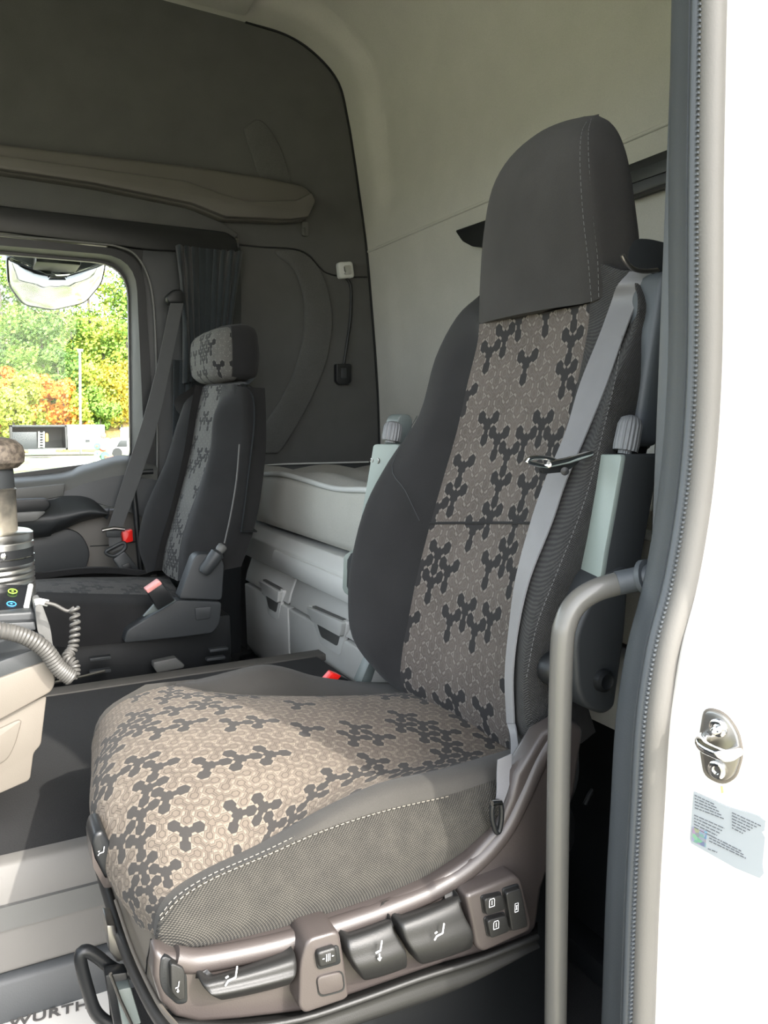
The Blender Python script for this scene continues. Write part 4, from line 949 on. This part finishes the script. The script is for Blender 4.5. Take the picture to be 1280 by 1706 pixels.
struct(patch('trim_34', list(map(list, zip(ed(-44, .49), ed(-62, .52), ed(-86, .56), [p+V((.06, .012, 0)) for p in ed(-88, .565)]))), m_rubdk, None, 3, 5, .006, away=(0, 0, 1)))
jr = [P(a, b2, y=.47) for a, b2 in EDGE]
XJ = P(1103, 1350, y=.47).x
jx = [max(p.x, .53) for p in jr]
def jf(p):   # flat field of the jamb keeps one plane below the striker's top edge
    k = max(0., min(1., (p.z-.71)/.12)); k = k*k*(3-2*k)
    return V((XJ*(1-k)+p.x*k, p.y, p.z)) if p.z > .4 else V((XJ, p.y, p.z))
D_ = V((.22, -.975, 0))
struct(patch('door_1', [[p+V((.012, .03, 0)), p+V((.002, .012, 0)), p, jf(p)+D_*.012, jf(p)+D_*.03, jf(p)+D_*.10, jf(p)+D_*.16, jf(p)+D_*.22, jf(p)+D_*.24+V((.03, -.004, 0)), jf(p)+V((.35, -.22, 0))] for p in jr], m_white, None, 4, 5, .01, away=(0, 0, 1)))
# pillar trim inside, lower step well
struct(prism('trim_35', [V((.60, .525, .1)), V((.66, .525, .1)), V((.80, .60, .1)), V((.80, .62, .1)), V((.60, .57, .1))], (0, 0, 1.9), m_rubdk, bev=.01))
gh = thing('grab_handle', 'upright grey-brown tubular grab handle in the open doorway', 'handle', P(930, 1700, y=.6))
hp = cr([P(925, 1800, y=.6), P(927, 1600, y=.6), P(931, 1300, y=.6), P(936, 1090, y=.6), P(944, 1035, y=.6), P(962, 1004, y=.598), P(992, 984, y=.592), P(1030, 972, y=.585)], 6)
tube('tube', hp, .0118, m_handle, gh, n=20)
tube('sleeve', [P(1028, 972, y=.585), P(1060, 965, y=.575), P(1084, 960, y=.565)], .0124, m_rubdk, gh, n=20, sm=2)
tube('end_flange', [P(1072, 962, y=.571), P(1080, 961, y=.566)], .018, m_rubdk, gh, n=20)
# striker on the jamb
JN = V((-.975, -.222, 0)); 
def PJ(px, py, off=0.):
    a = (px-640)/F; b_ = -(py-853)/F; d = V([_f[i]+a*_r[i]+b_*_u[i] for i in range(3)])
    c0 = V((XJ, .47, 0)).dot(JN)+off+.001
    t_ = (c0-V((0, 0, CZ)).dot(JN))/d.dot(JN); return V((0, 0, CZ))+d*t_
st = thing('door_striker', 'polished steel door striker bolted to the white door jamb', 'striker', PJ(1200, 1300))
prism('gasket', rnd([PJ(a, b2, .002) for a, b2 in ((1172, 1178), (1205, 1186), (1230, 1218), (1238, 1258), (1226, 1298), (1204, 1309), (1172, 1294), (1163, 1235))], .008), -JN*.006, m_beige, st, .001)
prism('plate', rnd([PJ(a, b2, .005) for a, b2 in ((1174, 1182), (1204, 1190), (1226, 1220), (1234, 1258), (1222, 1294), (1204, 1304), (1175, 1290), (1168, 1235))], .008), -JN*.005, m_steel, st, .0015)
for a, b2 in ((1198, 1212), (1196, 1282)):
    lathe('screw', PJ(a, b2, .005), JN, [(0, .0075), (.002, .0075), (.003, .006), (.003, .0035), (.001, .003), (.001, .0005)], m_chrome, st, 18)
lo = [PJ(1176, 1228, .004), PJ(1172, 1230, .016), PJ(1168, 1236, .030), PJ(1176, 1246, .034), PJ(1204, 1258, .034), PJ(1216, 1258, .028), PJ(1224, 1254, .014), PJ(1228, 1252, .004)]
tube('loop', cr(lo, 4), .0048, m_chrome, st, n=14)
lb = thing('sticker', 'worn pale grey information sticker on the white door jamb below the striker', 'sticker', PJ(1215, 1390))
prism('sheet', [PJ(a, b2, .0012) for a, b2 in ((1156, 1319), (1215, 1345), (1262, 1358), (1276, 1368), (1274, 1384), (1270, 1386), (1275, 1395), (1271, 1440), (1273, 1455), (1266, 1463), (1225, 1446), (1152, 1405), (1150, 1398))], -JN*.001, m_label, lb, 0)
bm = bmesh.new(); rs = random.Random(3)
def textline(x0, y0, x1, y1):
    a, b2 = PJ(x0, y0, .0016), PJ(x1, y1, .0016); d = b2-a; L = d.length; d.normalize(); s = 0
    while s < L:
        wv = rs.uniform(.001, .0045); tube_bm([a+d*s, a+d*min(L, s+wv)], .00042, 4, bm=bm); s += wv+.0009
for k in range(5): textline(1158, 1325+k*5.2, 1190+k*4, 1340+k*6)
for k in range(5): textline(1157, 1358+k*5, 1207-k*4, 1380+k*4.0)
for k in range(6): textline(1220, 1354+k*5, 1268-k*6, 1376+k*2.5)
for k in range(3): textline(1182, 1391+k*5, 1235+k*4, 1418+k*6)
textline(1180, 1414, 1195, 1420)
from_bm('print', bm, m_ink, lb)
b = NB('hologram'); vv = b.N.new('ShaderNodeTexVoronoi'); vv.inputs['Scale'].default_value = 260; b.t.links.new(b.coord(), vv.inputs[0])
b.set(Base_Color=b.mix(.65, vv.outputs['Color'], (.25, .42, .5)), Metallic=.6, Roughness=.3)
prism('hologram', [PJ(a, b2, .0018) for a, b2 in ((1154, 1378), (1178, 1386), (1176, 1412), (1153, 1401))], -JN*.001, b.m, lb, 0)
prism('rust_streak', [PJ(a, b2, .0012) for a, b2 in ((1201, 1310), (1204, 1311), (1205, 1321), (1202, 1322))], -JN*.001, plastic('rust', (.55, .38, .18), .8, grain=0), st, 0)
# things glimpsed in the dark beside the seat
struct(tube('trim_36', PS([(975, 1340), (985, 1320), (1010, 1290), (1040, 1270)], y=.9), .004, m_char, n=8, sm=3))

# ------------------------------------------------------------------ console and things on the left
cs = thing('console_bin', 'beige storage bin with dark top on the engine tunnel at the left edge', 'storage bin', (-.1, 1.35, ZT+.004))
prism('upper_shell', rnd(PS([(-140, 1180), (0, 1130), (78, 1101), (84, 1108), (93, 1134), (87, 1152), (0, 1200), (-140, 1262)], y=1.21), .008), (0, .42, 0), m_beige, cs, .008, 3)
prism('lower_shell', rnd(PS([(-140, 1255), (0, 1195), (78, 1158), (68, 1242), (56, 1254), (50, 1300), (0, 1322), (-140, 1380)], y=1.222), .006), (0, .36, 0), m_beige, cs, .006, 3)
box('foot', (-.16, 1.46, ZT+.004), (.03, 1.57, .42), m_beige, cs, .006)
prism('inset_panel', rnd(PS([(-140, 1275), (0, 1214), (38, 1196), (26, 1240), (12, 1268), (-30, 1285), (-140, 1330)], y=1.218), .01), (0, .01, 0), m_beige, cs, .003)
prism('top_mat', rnd(PS([(-140, 1150), (0, 1102), (70, 1076), (84, 1084), (85, 1102), (0, 1134), (-140, 1184)], y=1.215), .006), (0, .41, 0), m_char, cs, .006, 3)
cm = thing('phone_stand', 'dark plastic console holding a phone beside the coiled cord', 'stand', P(0, 1090, y=1.3))
prism('body', rnd(PS([(-140, 1030), (60, 1018), (66, 1050), (40, 1075), (0, 1092), (-140, 1130)], y=1.32), .008), (0, .25, 0), m_char, cm, .006, 3)
prism('side_arm', rnd(PS([(58, 1010), (70, 1006), (84, 1045), (90, 1086), (92, 1110), (80, 1092), (62, 1050)], y=1.30), .006), (0, .08, 0), m_grey, cm, .006, 3)
prism('shelf_edge', rnd(PS([(-140, 1045), (58, 1036), (60, 1050), (-140, 1062)], y=1.30), .003), (0, .03, 0), m_char, cm, .003)
ph = thing('phone', 'black smartphone lying screen-up with green and blue app icons', 'phone', P(0, 1000, y=1.34))
A, B, C_, D_ = P(-120, 968, y=1.42), P(56, 974, y=1.42), P(46, 1024, y=1.33), P(-120, 1024, y=1.33)
nn = (B-A).cross(D_-A).normalized(); nn = nn if nn.z > 0 else -nn
prism('case', rnd([A, B, C_, D_], .012), -nn*.012, m_black, ph, .003, 3)
ins = lambda p, q_, r_, s_: None
ctr = (A+B+C_+D_)/4
m_scr = plastic('screen_glass', (.012, .013, .015), .08, grain=0, coat=.5)
prism('screen', rnd([ctr+(p-ctr)*.92+nn*.0005 for p in (A, B, C_, D_)], .009), -nn*.002, m_scr, ph, 0)
u_ = (B-A).normalized(); v_ = (D_-A).normalized()
def emis(name, c, s):
    b = NB(name); b.set(Base_Color=c, Emission_Color=c, Emission_Strength=s); return b.m
for (a, b2, col_, nm) in ((21, 986, (.35, .8, .05), 'green_icon'), (19, 1007, (.05, .35, .8), 'blue_icon')):
    s = (b2-968)/56; c = P(a, b2, y=1.42-.09*s)+nn*.0012
    pts = [c+u_*(.0066*math.cos(k*math.pi/8))+v_*(.0066*math.sin(k*math.pi/8)) for k in range(16)]
    tube(nm, pts, .0007, emis(nm, col_, .8), ph, n=6, closed=True)
    prism(nm.replace('icon', 'mark'), [c+u_*.002, c+v_*.002, c-u_*.002, c-v_*.002], nn*.0004, emis(nm+'_m', col_, .8), ph, 0)
tube('white_end', [B+(C_-B)*.1+nn*.003-u_*.004, B+(C_-B)*.8+nn*.003-u_*.004], .0042, m_cab2, ph, n=10)
# canister and flask
def lz(pxy, yy): return P(0, pxy, y=yy).z
yk = 1.52; cxx = P(-14, 900, y=yk).x
zb, zt_ = P(20, 990, y=yk).z, P(20, 884, y=yk).z
R0 = P(52, 900, y=yk).x-cxx
R0 *= 1.06
cn = thing('metal_canister', 'ribbed aluminium canister with a black band under the metal flask', 'canister', (cxx, yk, zb))
pr = [(0, R0*.2), (0, R0)]
hh_ = zt_-zb
for k in range(5):
    a = hh_*(.06+.09*k); pr += [(a, R0), (a+.003, R0*.965), (a+.006, R0)]
pr += [(hh_*.52, R0)]
lathe('finned_body', (cxx, yk, zb), (0, 0, 1), pr+[(hh_*.52, R0*.3)], m_alu, cn, 48)
lathe('black_band', (cxx, yk, zb+hh_*.52), (0, 0, 1), [(0, R0*.9), (0, R0*.992), (hh_*.24, R0*.992), (hh_*.24, R0*.9)], m_black, cn, 48)
lathe('lid', (cxx, yk, zb+hh_*.76), (0, 0, 1), [(0, R0*.9), (0, R0), (hh_*.08, R0), (hh_*.09, R0*.975), (hh_*.11, R0), (hh_*.22, R0), (hh_*.25, R0*.93), (hh_*.25, R0*.3)], m_alu, cn, 48)
lathe('badge', P(6, 927, y=yk-R0*.95)+V((0, 0, 0)), (0, -1, 0), [(-.004, .0055), (.001, .0055), (.002, .004), (.002, .001)], m_chrome, cn, 20)
tube('trim_line', [V((cxx+R0*1.0*math.cos(a), yk+R0*1.0*math.sin(a), zb+hh_*.62)) for a in [-math.pi*.75+k*.15 for k in range(18)]], .0012, m_chrome, cn, n=5)
fk = thing('flask', 'scratched metal flask with dark collar and stone-like rounded top', 'flask', (cxx, yk, zt_))
z1_, z2_, z3_ = P(0, 815, y=yk).z, P(0, 782, y=yk).z, P(0, 727, y=yk).z
r1 = (P(27, 850, y=yk).x-cxx)*1.03; r2_ = (P(40, 755, y=yk).x-cxx)*1.03
b = NB('worn_metal'); b.set(Base_Color=b.mix(b.smooth(b.noise(22.), .35, .7), (.16, .15, .13), (.42, .38, .31)), Metallic=.8, Roughness=.42); m_worn = b.m
b = NB('stone'); b.set(Base_Color=b.mix(b.smooth(b.noise(120., det=5), .35, .65), (.055, .045, .035), (.17, .14, .11)), Roughness=.6); m_stone = b.m
lathe('tube_body', (cxx, yk, zt_), (0, 0, 1), [(-.004, r1*.5), (-.004, r1), (z1_-zt_-.004, r1), (z1_-zt_, r1*1.04), (z1_-zt_+.003, r1*.96)], m_worn, fk, 36)
lathe('collar', (cxx, yk, z1_), (0, 0, 1), [(0, r1*.9), (.003, r1*.97), (z2_-z1_, r1*.95), (z2_-z1_+.006, r1*.85)], m_char, fk, 36)
h_ = z3_-z2_
lathe('rounded_top', (cxx, yk, z2_), (0, 0, 1), [(0, r1*.8), (h_*.05, r2_*.8), (h_*.22, r2_*.97), (h_*.5, r2_), (h_*.72, r2_*.94), (h_*.9, r2_*.75), (h_*.98, r2_*.45), (h_, r2_*.05)], m_stone, fk, 40)
# coiled cord
cc_ = thing('coiled_cord', 'grey coiled cord looping beside the phone over the beige bin', 'cord', P(60, 1080, y=1.2))
def coil(name, path, rad, wire, turns, mat, parent):
    pts = cr(path, 14); T, U = frames(pts); N = len(pts); out = []
    tot = turns*14
    for k in range(tot+1):
        s = k/tot*(N-1); i = min(int(s), N-2); f = s-i
        p = pts[i].lerp(pts[i+1], f); t_ = T[i].lerp(T[i+1], f).normalized(); u = U[i].lerp(U[i+1], f).normalized(); v = t_.cross(u)
        a = 2*math.pi*k/14; out.append(p+(u*math.cos(a)+v*math.sin(a))*rad)
    return tube(name, out, wire, mat, parent, n=7)
m_cord = plastic('cord_grey', (.065, .063, .058), .5, grain=0)
coil('thick_coil', [P(-60, 1040, y=1.19), P(0, 1050, y=1.19), P(40, 1060, y=1.19), P(75, 1082, y=1.19), P(97, 1112, y=1.19), P(120, 1130, y=1.19)], .0085, .0036, 34, m_cord, cc_)
coil('thin_coil', [P(124, 1128, y=1.2), P(124, 1108, y=1.21), P(112, 1095, y=1.22), P(121, 1080, y=1.23), P(125, 1050, y=1.24), P(124, 1012, y=1.25)], .0058, .0026, 17, m_cord, cc_)
tube('lead', PS([(124, 1012), (112, 1018), (92, 1008), (75, 1004)], y=1.26), .0028, m_cord, cc_, n=8, sm=4)
tube('plug', PS([(80, 1005), (66, 1002), (58, 1004)], y=1.27), .0052, m_cab2, cc_, n=10)

# ------------------------------------------------------------------ outside the far window
mi = thing('kerb_mirror', 'curved kerb mirror hanging outside at the top of the far window', 'mirror', P(95, 470, y=3.05))
ym = 3.05
outl = cr(PS([(12, 426), (40, 442), (95, 450), (150, 446), (177, 436), (174, 470), (150, 496), (95, 508), (45, 500), (17, 474)], y=ym), 1)
op = rnd(PS([(10, 424), (45, 443), (95, 450), (150, 446), (178, 434), (175, 468), (150, 498), (95, 509), (42, 500), (15, 470)], y=ym), .02, 3)
TILT = 1.05
def tl(p): return V((p.x, p.y+TILT*(P(95, 440, y=ym).z-p.z)*.9, p.z))
def mirror_face(name, poly, mat, off, scl):
    poly = [tl(p) for p in poly]
    c = sum(poly, V())/len(poly); rings = [1.0, .96, .8, .5, .2]; bm = bmesh.new(); R = []
    for s, dpt in zip(rings, (0, .006, .018, .028, .032)): R.append([bm.verts.new(c+(p-c)*s*scl+V((0, -dpt+off, 0))) for p in poly])
    for a, b2 in zip(R, R[1:]):
        for k in range(len(poly)): bm.faces.new((a[k], a[(k+1) % len(poly)], b2[(k+1) % len(poly)], b2[k]))
    bm.faces.new(R[-1]); return from_bm(name, bm, mat, mi, sharp=80)
prism('housing', [tl(p)+V((0, .018, 0)) for p in op], (0, .06, .02), m_black, mi, .006, 2)
mirror_face('mirror_glass', op, metal('mirror', (.92, .93, .92), .03, st=0), .01, .96)
prism('bracket', rnd(PS([(18, 412), (176, 424), (172, 440), (130, 450), (95, 452), (60, 446), (20, 428)], y=ym-.01), .01), (0, .08, 0), m_rubdk, mi, .004)
prism('bracket_arm', PS([(60, 380), (132, 385), (135, 442), (60, 436)], y=ym-.15), (0, .17, 0), m_black, mi, .004)

GZ = -1.45
b = NB('gravel'); n1 = b.noise(.12, det=6); n2 = b.noise(1.5, det=5)
f = b.smooth(b.M('ADD', b.M('MULTIPLY', n1, .7), b.M('MULTIPLY', n2, .3)), .46, .58)
b.set(Base_Color=b.mix(f, (.38, .34, .27), (.16, .20, .05)), Roughness=.95); m_ground = b.m
g = bpy.data.meshes.new('g'); g.from_pydata([(-200, -120, GZ), (200, -120, GZ), (200, 72, GZ), (-200, 72, GZ)], [], [(0, 1, 2, 3)])
struct(link('ground', g, m_ground, smooth=False))
# hillside behind the yard
b = NB('hillside'); b.set(Base_Color=b.mix(b.smooth(b.noise(.3, det=6), .4, .6), (.13, .13, .04), (.32, .22, .08)), Roughness=1.); m_hill = b.m
G = []
for i in range(16):
    yv = 70+i*6; row = []
    for j in range(30):
        xv = -90+j*7; row.append(V((xv, yv, GZ+max(0, (i-.3))*1.35*(1+.15*math.sin(xv*.1))+.5*math.sin(xv*.7+i))))
    G.append(row)
bm, _ = grid_bm(G); struct(from_bm('hillside', bm, m_hill, recalc=False, sharp=90))
def leafmat(name, c, c2):
    b = NB(name); b.set(Base_Color=b.mix(b.smooth(b.noise(1.2, det=4), .35, .65), c, c2), Roughness=.7); return b.m
LM = {'green': leafmat('leaf_green', (.10, .20, .025), (.19, .30, .04)), 'lime': leafmat('leaf_lime', (.26, .34, .04), (.38, .42, .06)),
      'deep': leafmat('leaf_deep', (.05, .12, .02), (.12, .22, .03)), 'orange': leafmat('leaf_orange', (.52, .16, .02), (.60, .28, .03)), 'yellow': leafmat('leaf_yellow', (.36, .29, .03), (.50, .38, .04))}
m_bark = plastic('bark', (.10, .085, .07), .9, grain=0)
def tree(px, py_top, dist, width, kind, label, nleaf=2600, base_z=None):
    c = P(px, 700, y=dist); topz = P(px, py_top, y=dist).z
    bz = base_z if base_z is not None else GZ+max(0, (dist-72)*.225)
    t = thing('tree', label, 'tree', (c.x, dist, bz), 'trees beyond the yard')
    h = topz-bz; r = random.Random(int(px*7+dist)); wv = []; fc_ = []
    blobs = []
    for k in range(26):
        a = r.uniform(0, 6.28); zz = r.uniform(.18, .92); rad = width*.5*math.sin(min(1, (1-zz)*1.5+.25)*1.5)*r.uniform(.2, .95)
        blobs.append((c.x+rad*math.cos(a), dist+rad*math.sin(a), bz+h*zz, width*r.uniform(.13, .22)))
    for k in range(nleaf):
        bx, by, bz_, br0 = blobs[k % 26]
        d = V((r.gauss(0, 1), r.gauss(0, 1), r.gauss(0, 1))).normalized(); p = V((bx, by, bz_))+d*br0*r.uniform(.75, 1.08)
        s = r.uniform(.10, .21)*dist/75; n = (d+V((r.gauss(0, .5), r.gauss(0, .5), r.gauss(0, .5)))).normalized(); u = n.orthogonal().normalized(); v = n.cross(u)
        i0 = len(wv); wv += [p+u*s, p+v*s*.7, p-u*s, p-v*s*.7]; fc_.append((i0, i0+1, i0+2, i0+3))
    me = bpy.data.meshes.new('foliage'); me.from_pydata(wv, [], fc_)
    f_ = link('foliage', me, LM[kind], t, smooth=False); f_['kind'] = 'stuff'
    tube('trunk', [V((c.x, dist, bz-.3)), V((c.x+.1, dist, bz+h*.4)), V((c.x, dist, bz+h*.8))], [width*.04, width*.028, width*.01], m_bark, t, n=7)
T_ = [(10, 400, 96, 9, 'green', 'tall green tree behind the left edge of the window'), (55, 430, 98, 9, 'deep', 'dark green tree rising behind the mirror'), (105, 455, 95, 9, 'green', 'mid-green tree below the mirror at the back'),
      (155, 425, 99, 9, 'lime', 'yellow-green tree right of the mirror'), (205, 470, 97, 8, 'green', 'green tree at the right window edge, high on the slope'), (240, 440, 99, 9, 'deep', 'dark tree just past the right window edge'),
      (25, 500, 88, 7, 'green', 'green tree halfway up the slope on the left'), (75, 520, 87, 7, 'deep', 'dark green tree in the middle of the slope'), (125, 520, 88, 7, 'green', 'green tree halfway up, behind the lamp post'),
      (175, 505, 87, 7, 'lime', 'lime green tree halfway up on the right'), (215, 520, 86, 6, 'green', 'green tree at the right halfway up the slope'),
      (-20, 540, 84, 7, 'deep', 'dark tree beyond the left window edge'), (50, 575, 81, 5.5, 'green', 'small green tree above the orange ones'), (100, 580, 80, 5, 'deep', 'small dark tree left of the lamp post'), (160, 590, 79, 5, 'lime', 'bright lime tree right of the lamp post'), (200, 600, 79, 5, 'yellow', 'yellowing tree near the right window edge'),
      (2, 608, 76, 3.2, 'orange', 'small orange autumn tree at the left window edge'), (42, 622, 75, 3.6, 'lime', 'small yellow-green tree between two orange ones'), (72, 622, 76, 2.6, 'orange', 'narrow orange tree above the dark container'), (106, 630, 75, 3.4, 'orange', 'golden orange tree above the white container'), (20, 640, 74, 3, 'lime', 'low lime bush at the left'), (165, 640, 75, 3.4, 'green', 'low green tree behind the white container')]
for a in T_: tree(*a, base_z=None)
tree(135, 655, 74, 2.2, 'lime', 'low lime bush right of the golden orange tree', 700)
b = NB('dry_grass'); b.set(Base_Color=b.mix(b.noise(2.), (.30, .24, .08), (.42, .34, .14)), Roughness=1.); m_grass = b.m
wv = []; fc_ = []
r = random.Random(5)
for k in range(9000):
    x = r.uniform(-4, 18); y = r.uniform(71, 80); z = GZ+max(0, y-72)*.2; s = r.uniform(.2, .5); i0 = len(wv)
    wv += [V((x, y, z)), V((x+.12, y, z)), V((x+r.uniform(-.2, .2), y, z+s))]; fc_.append((i0, i0+1, i0+2))
me = bpy.data.meshes.new('grass'); me.from_pydata(wv, [], fc_); o = link('dry_grass', me, m_grass, smooth=False); tag(o, 'dry yellow grass along the foot of the slope', 'grass', kind='stuff')
# lamp post, containers, parts in the yard
lpst = thing('lamp_post', 'thin grey lamp post in front of the trees', 'lamp post', P(132, 722, y=66))
tube('post', [V((P(132, 700, y=66).x, 66, GZ)), P(133, 588, y=66)], .09, m_cab, lpst, n=8); tube('lamp_head', [P(133, 588, y=66), P(129, 583, y=66), P(138, 584, y=66)], .12, m_cab, lpst, n=8)
YC_ = 62
m_shed = plastic('dark_shed', (.035, .035, .036), .6, grain=0); m_ctw = plastic('container_white', (.78, .78, .76), .5, grain=0)
ct = thing('container', 'open-sided dark container with ladder inside', 'container', P(65, 748, y=YC_))
x0, x1 = P(18, 730, y=YC_).x, P(112, 730, y=YC_).x; zt0 = P(60, 708, y=YC_).z; zb0 = P(60, 750, y=YC_).z
box('roof', (x0, YC_, zt0-.15), (x1, YC_+2.4, zt0), m_char, ct, .02); box('back_wall', (x0, YC_+2.3, zb0), (x1, YC_+2.4, zt0), m_shed, ct, 0); box('end_wall', (x0, YC_, zb0), (x0+.12, YC_+2.4, zt0), m_shed, ct, 0); box('end_wall', (x1-.12, YC_, zb0), (x1, YC_+2.4, zt0), m_shed, ct, 0); box('floor_deck', (x0, YC_, zb0), (x1, YC_+2.4, zb0+.12), m_grey, ct, 0)
dz_ = P(40, 715, y=YC_); box('half_door', (x0+.1, YC_-.05, zb0+.1), (x0+1.7, YC_, zt0-.5), m_char, ct, .02)
cw = thing('container', 'white container with a small window and scrawled front', 'container', P(142, 748, y=YC_))
x2, x3 = P(113, 730, y=YC_).x, P(175, 730, y=YC_).x
box('body', (x2, YC_, zb0), (x3, YC_+2.4, zt0), m_ctw, cw, .03); box('hatch', (P(142, 735, y=YC_).x, YC_-.03, P(142, 737, y=YC_).z), (P(150, 735, y=YC_).x, YC_, P(145, 732, y=YC_).z), m_char, cw, 0)
tube('door_line', PS([(119, 748), (119, 715), (172, 715), (172, 748)], y=YC_-.02), .025, m_cab, cw, n=4)
tube('scrawl', PS([(134, 722), (140, 718), (148, 719), (153, 724)], y=YC_-.03), .04, m_grey, cw, n=4, sm=3)
ld = thing('ladder', 'light ladder leaning inside the dark container', 'ladder', P(69, 746, y=YC_-.2))
for a in (65, 73): tube('rail', PS([(a, 746), (a, 719)], y=YC_-.2), .05, m_cab2, ld, n=5)
for k in range(6): tube('rung', PS([(65, 722+k*4.4), (73, 722+k*4.4)], y=YC_-.2), .035, m_cab2, ld, n=5)
yj = prism('tarpaulin', rnd(PS([(76, 722), (80, 722), (81, 735), (76, 736)], y=YC_-.1), .05), (0, .2, 0), plastic('yellow', (.7, .42, .05), .6, grain=0), None, .02); tag(yj, 'small yellow item hanging beside the ladder', 'tarpaulin')
bp = box('blue_pallet', tuple(P(50, 757, y=YC_-3)), (P(92, 750, y=YC_-3).x, YC_-1.5, P(90, 749, y=YC_-3).z), plastic('pale_blue', (.30, .58, .65), .6, grain=0), None, .02); tag(bp, 'pale blue flat crate on the ground before the dark container', 'crate')
vn = thing('van', 'white van parked right of the white container', 'van', P(200, 756, y=56))
xv = P(182, 740, y=56).x; xv1 = P(212, 740, y=56).x; zv = P(190, 730, y=56).z; zg = P(190, 762, y=56).z
prism('body', rnd([V((xv, 56, zg+.3)), V((xv, 56, zv-.35)), V((xv+.5, 56, zv)), V((xv1+3, 56, zv)), V((xv1+3, 56, zg+.3))], .2), (0, 1.9, 0), m_ctw, vn, .06)
prism('side_window', rnd([V((xv+.45, 55.98, zv-.6)), V((xv+.7, 55.98, zv-.15)), V((xv1, 55.98, zv-.15)), V((xv1, 55.98, zv-.6))], .05), (0, .05, 0), m_char, vn, .01)
for a in (xv+.5, xv1+1.5): lathe('wheel', (a, 55.95, zg+.32), (0, 1, 0), [(0, .1), (0, .33), (.2, .33), (.2, .1)], m_black, vn, 16)
gt = thing('gate_posts', 'white upright barrier posts at the right window edge', 'barrier', P(212, 750, y=60))
for a in (203, 208, 213, 219): tube('post', PS([(a, 748), (a, 712)], y=60), .09, m_cab2, gt, n=6)
tube('rail', PS([(200, 716), (222, 716)], y=60), .06, m_cab2, gt, n=6)
sc_m = [plastic('spool_red', (.45, .10, .07), .6, grain=0), m_cab2, m_alu, plastic('spool_green', (.08, .22, .14), .6, grain=0)]
r = random.Random(11)
WL = ['topmost wheel of the pile of wheel parts', 'upper left wheel part of the pile', 'upper right wheel part of the pile', 'middle left wheel part of the pile', 'middle wheel part of the pile', 'middle right wheel part of the pile', 'left bottom wheel part of the pile', 'centre bottom large wheel of the pile', 'right bottom large white wheel of the pile', 'outermost left wheel part lying at the pile foot']
for k, (a, b2, s) in enumerate(((172, 726, 5), (166, 734, 5), (178, 735, 5), (163, 744, 6), (171, 746, 7), (180, 746, 5), (164, 757, 6), (174, 760, 8), (184, 768, 9), (158, 765, 6))):
    yy = 40; c = P(a, b2, y=yy); rr = s/1310*37
    t = thing('wheel_part', WL[k], 'wheel', c-V((0, 0, rr)), 'pile of wheel parts in the yard')
    ax = V((r.uniform(-.6, .6), -1, r.uniform(-.2, .5)))
    lathe('rim', c, ax, [(0, rr*.45), (0, rr*.95), (.03, rr), (.12, rr), (.15, rr*.92), (.15, rr*.45)], sc_m[k % 4], t, 16)
    lathe('hub', c, ax, [(-.02, rr*.1), (-.02, rr*.3), (.18, rr*.3), (.18, rr*.1)], sc_m[(k+1) % 4], t, 12)
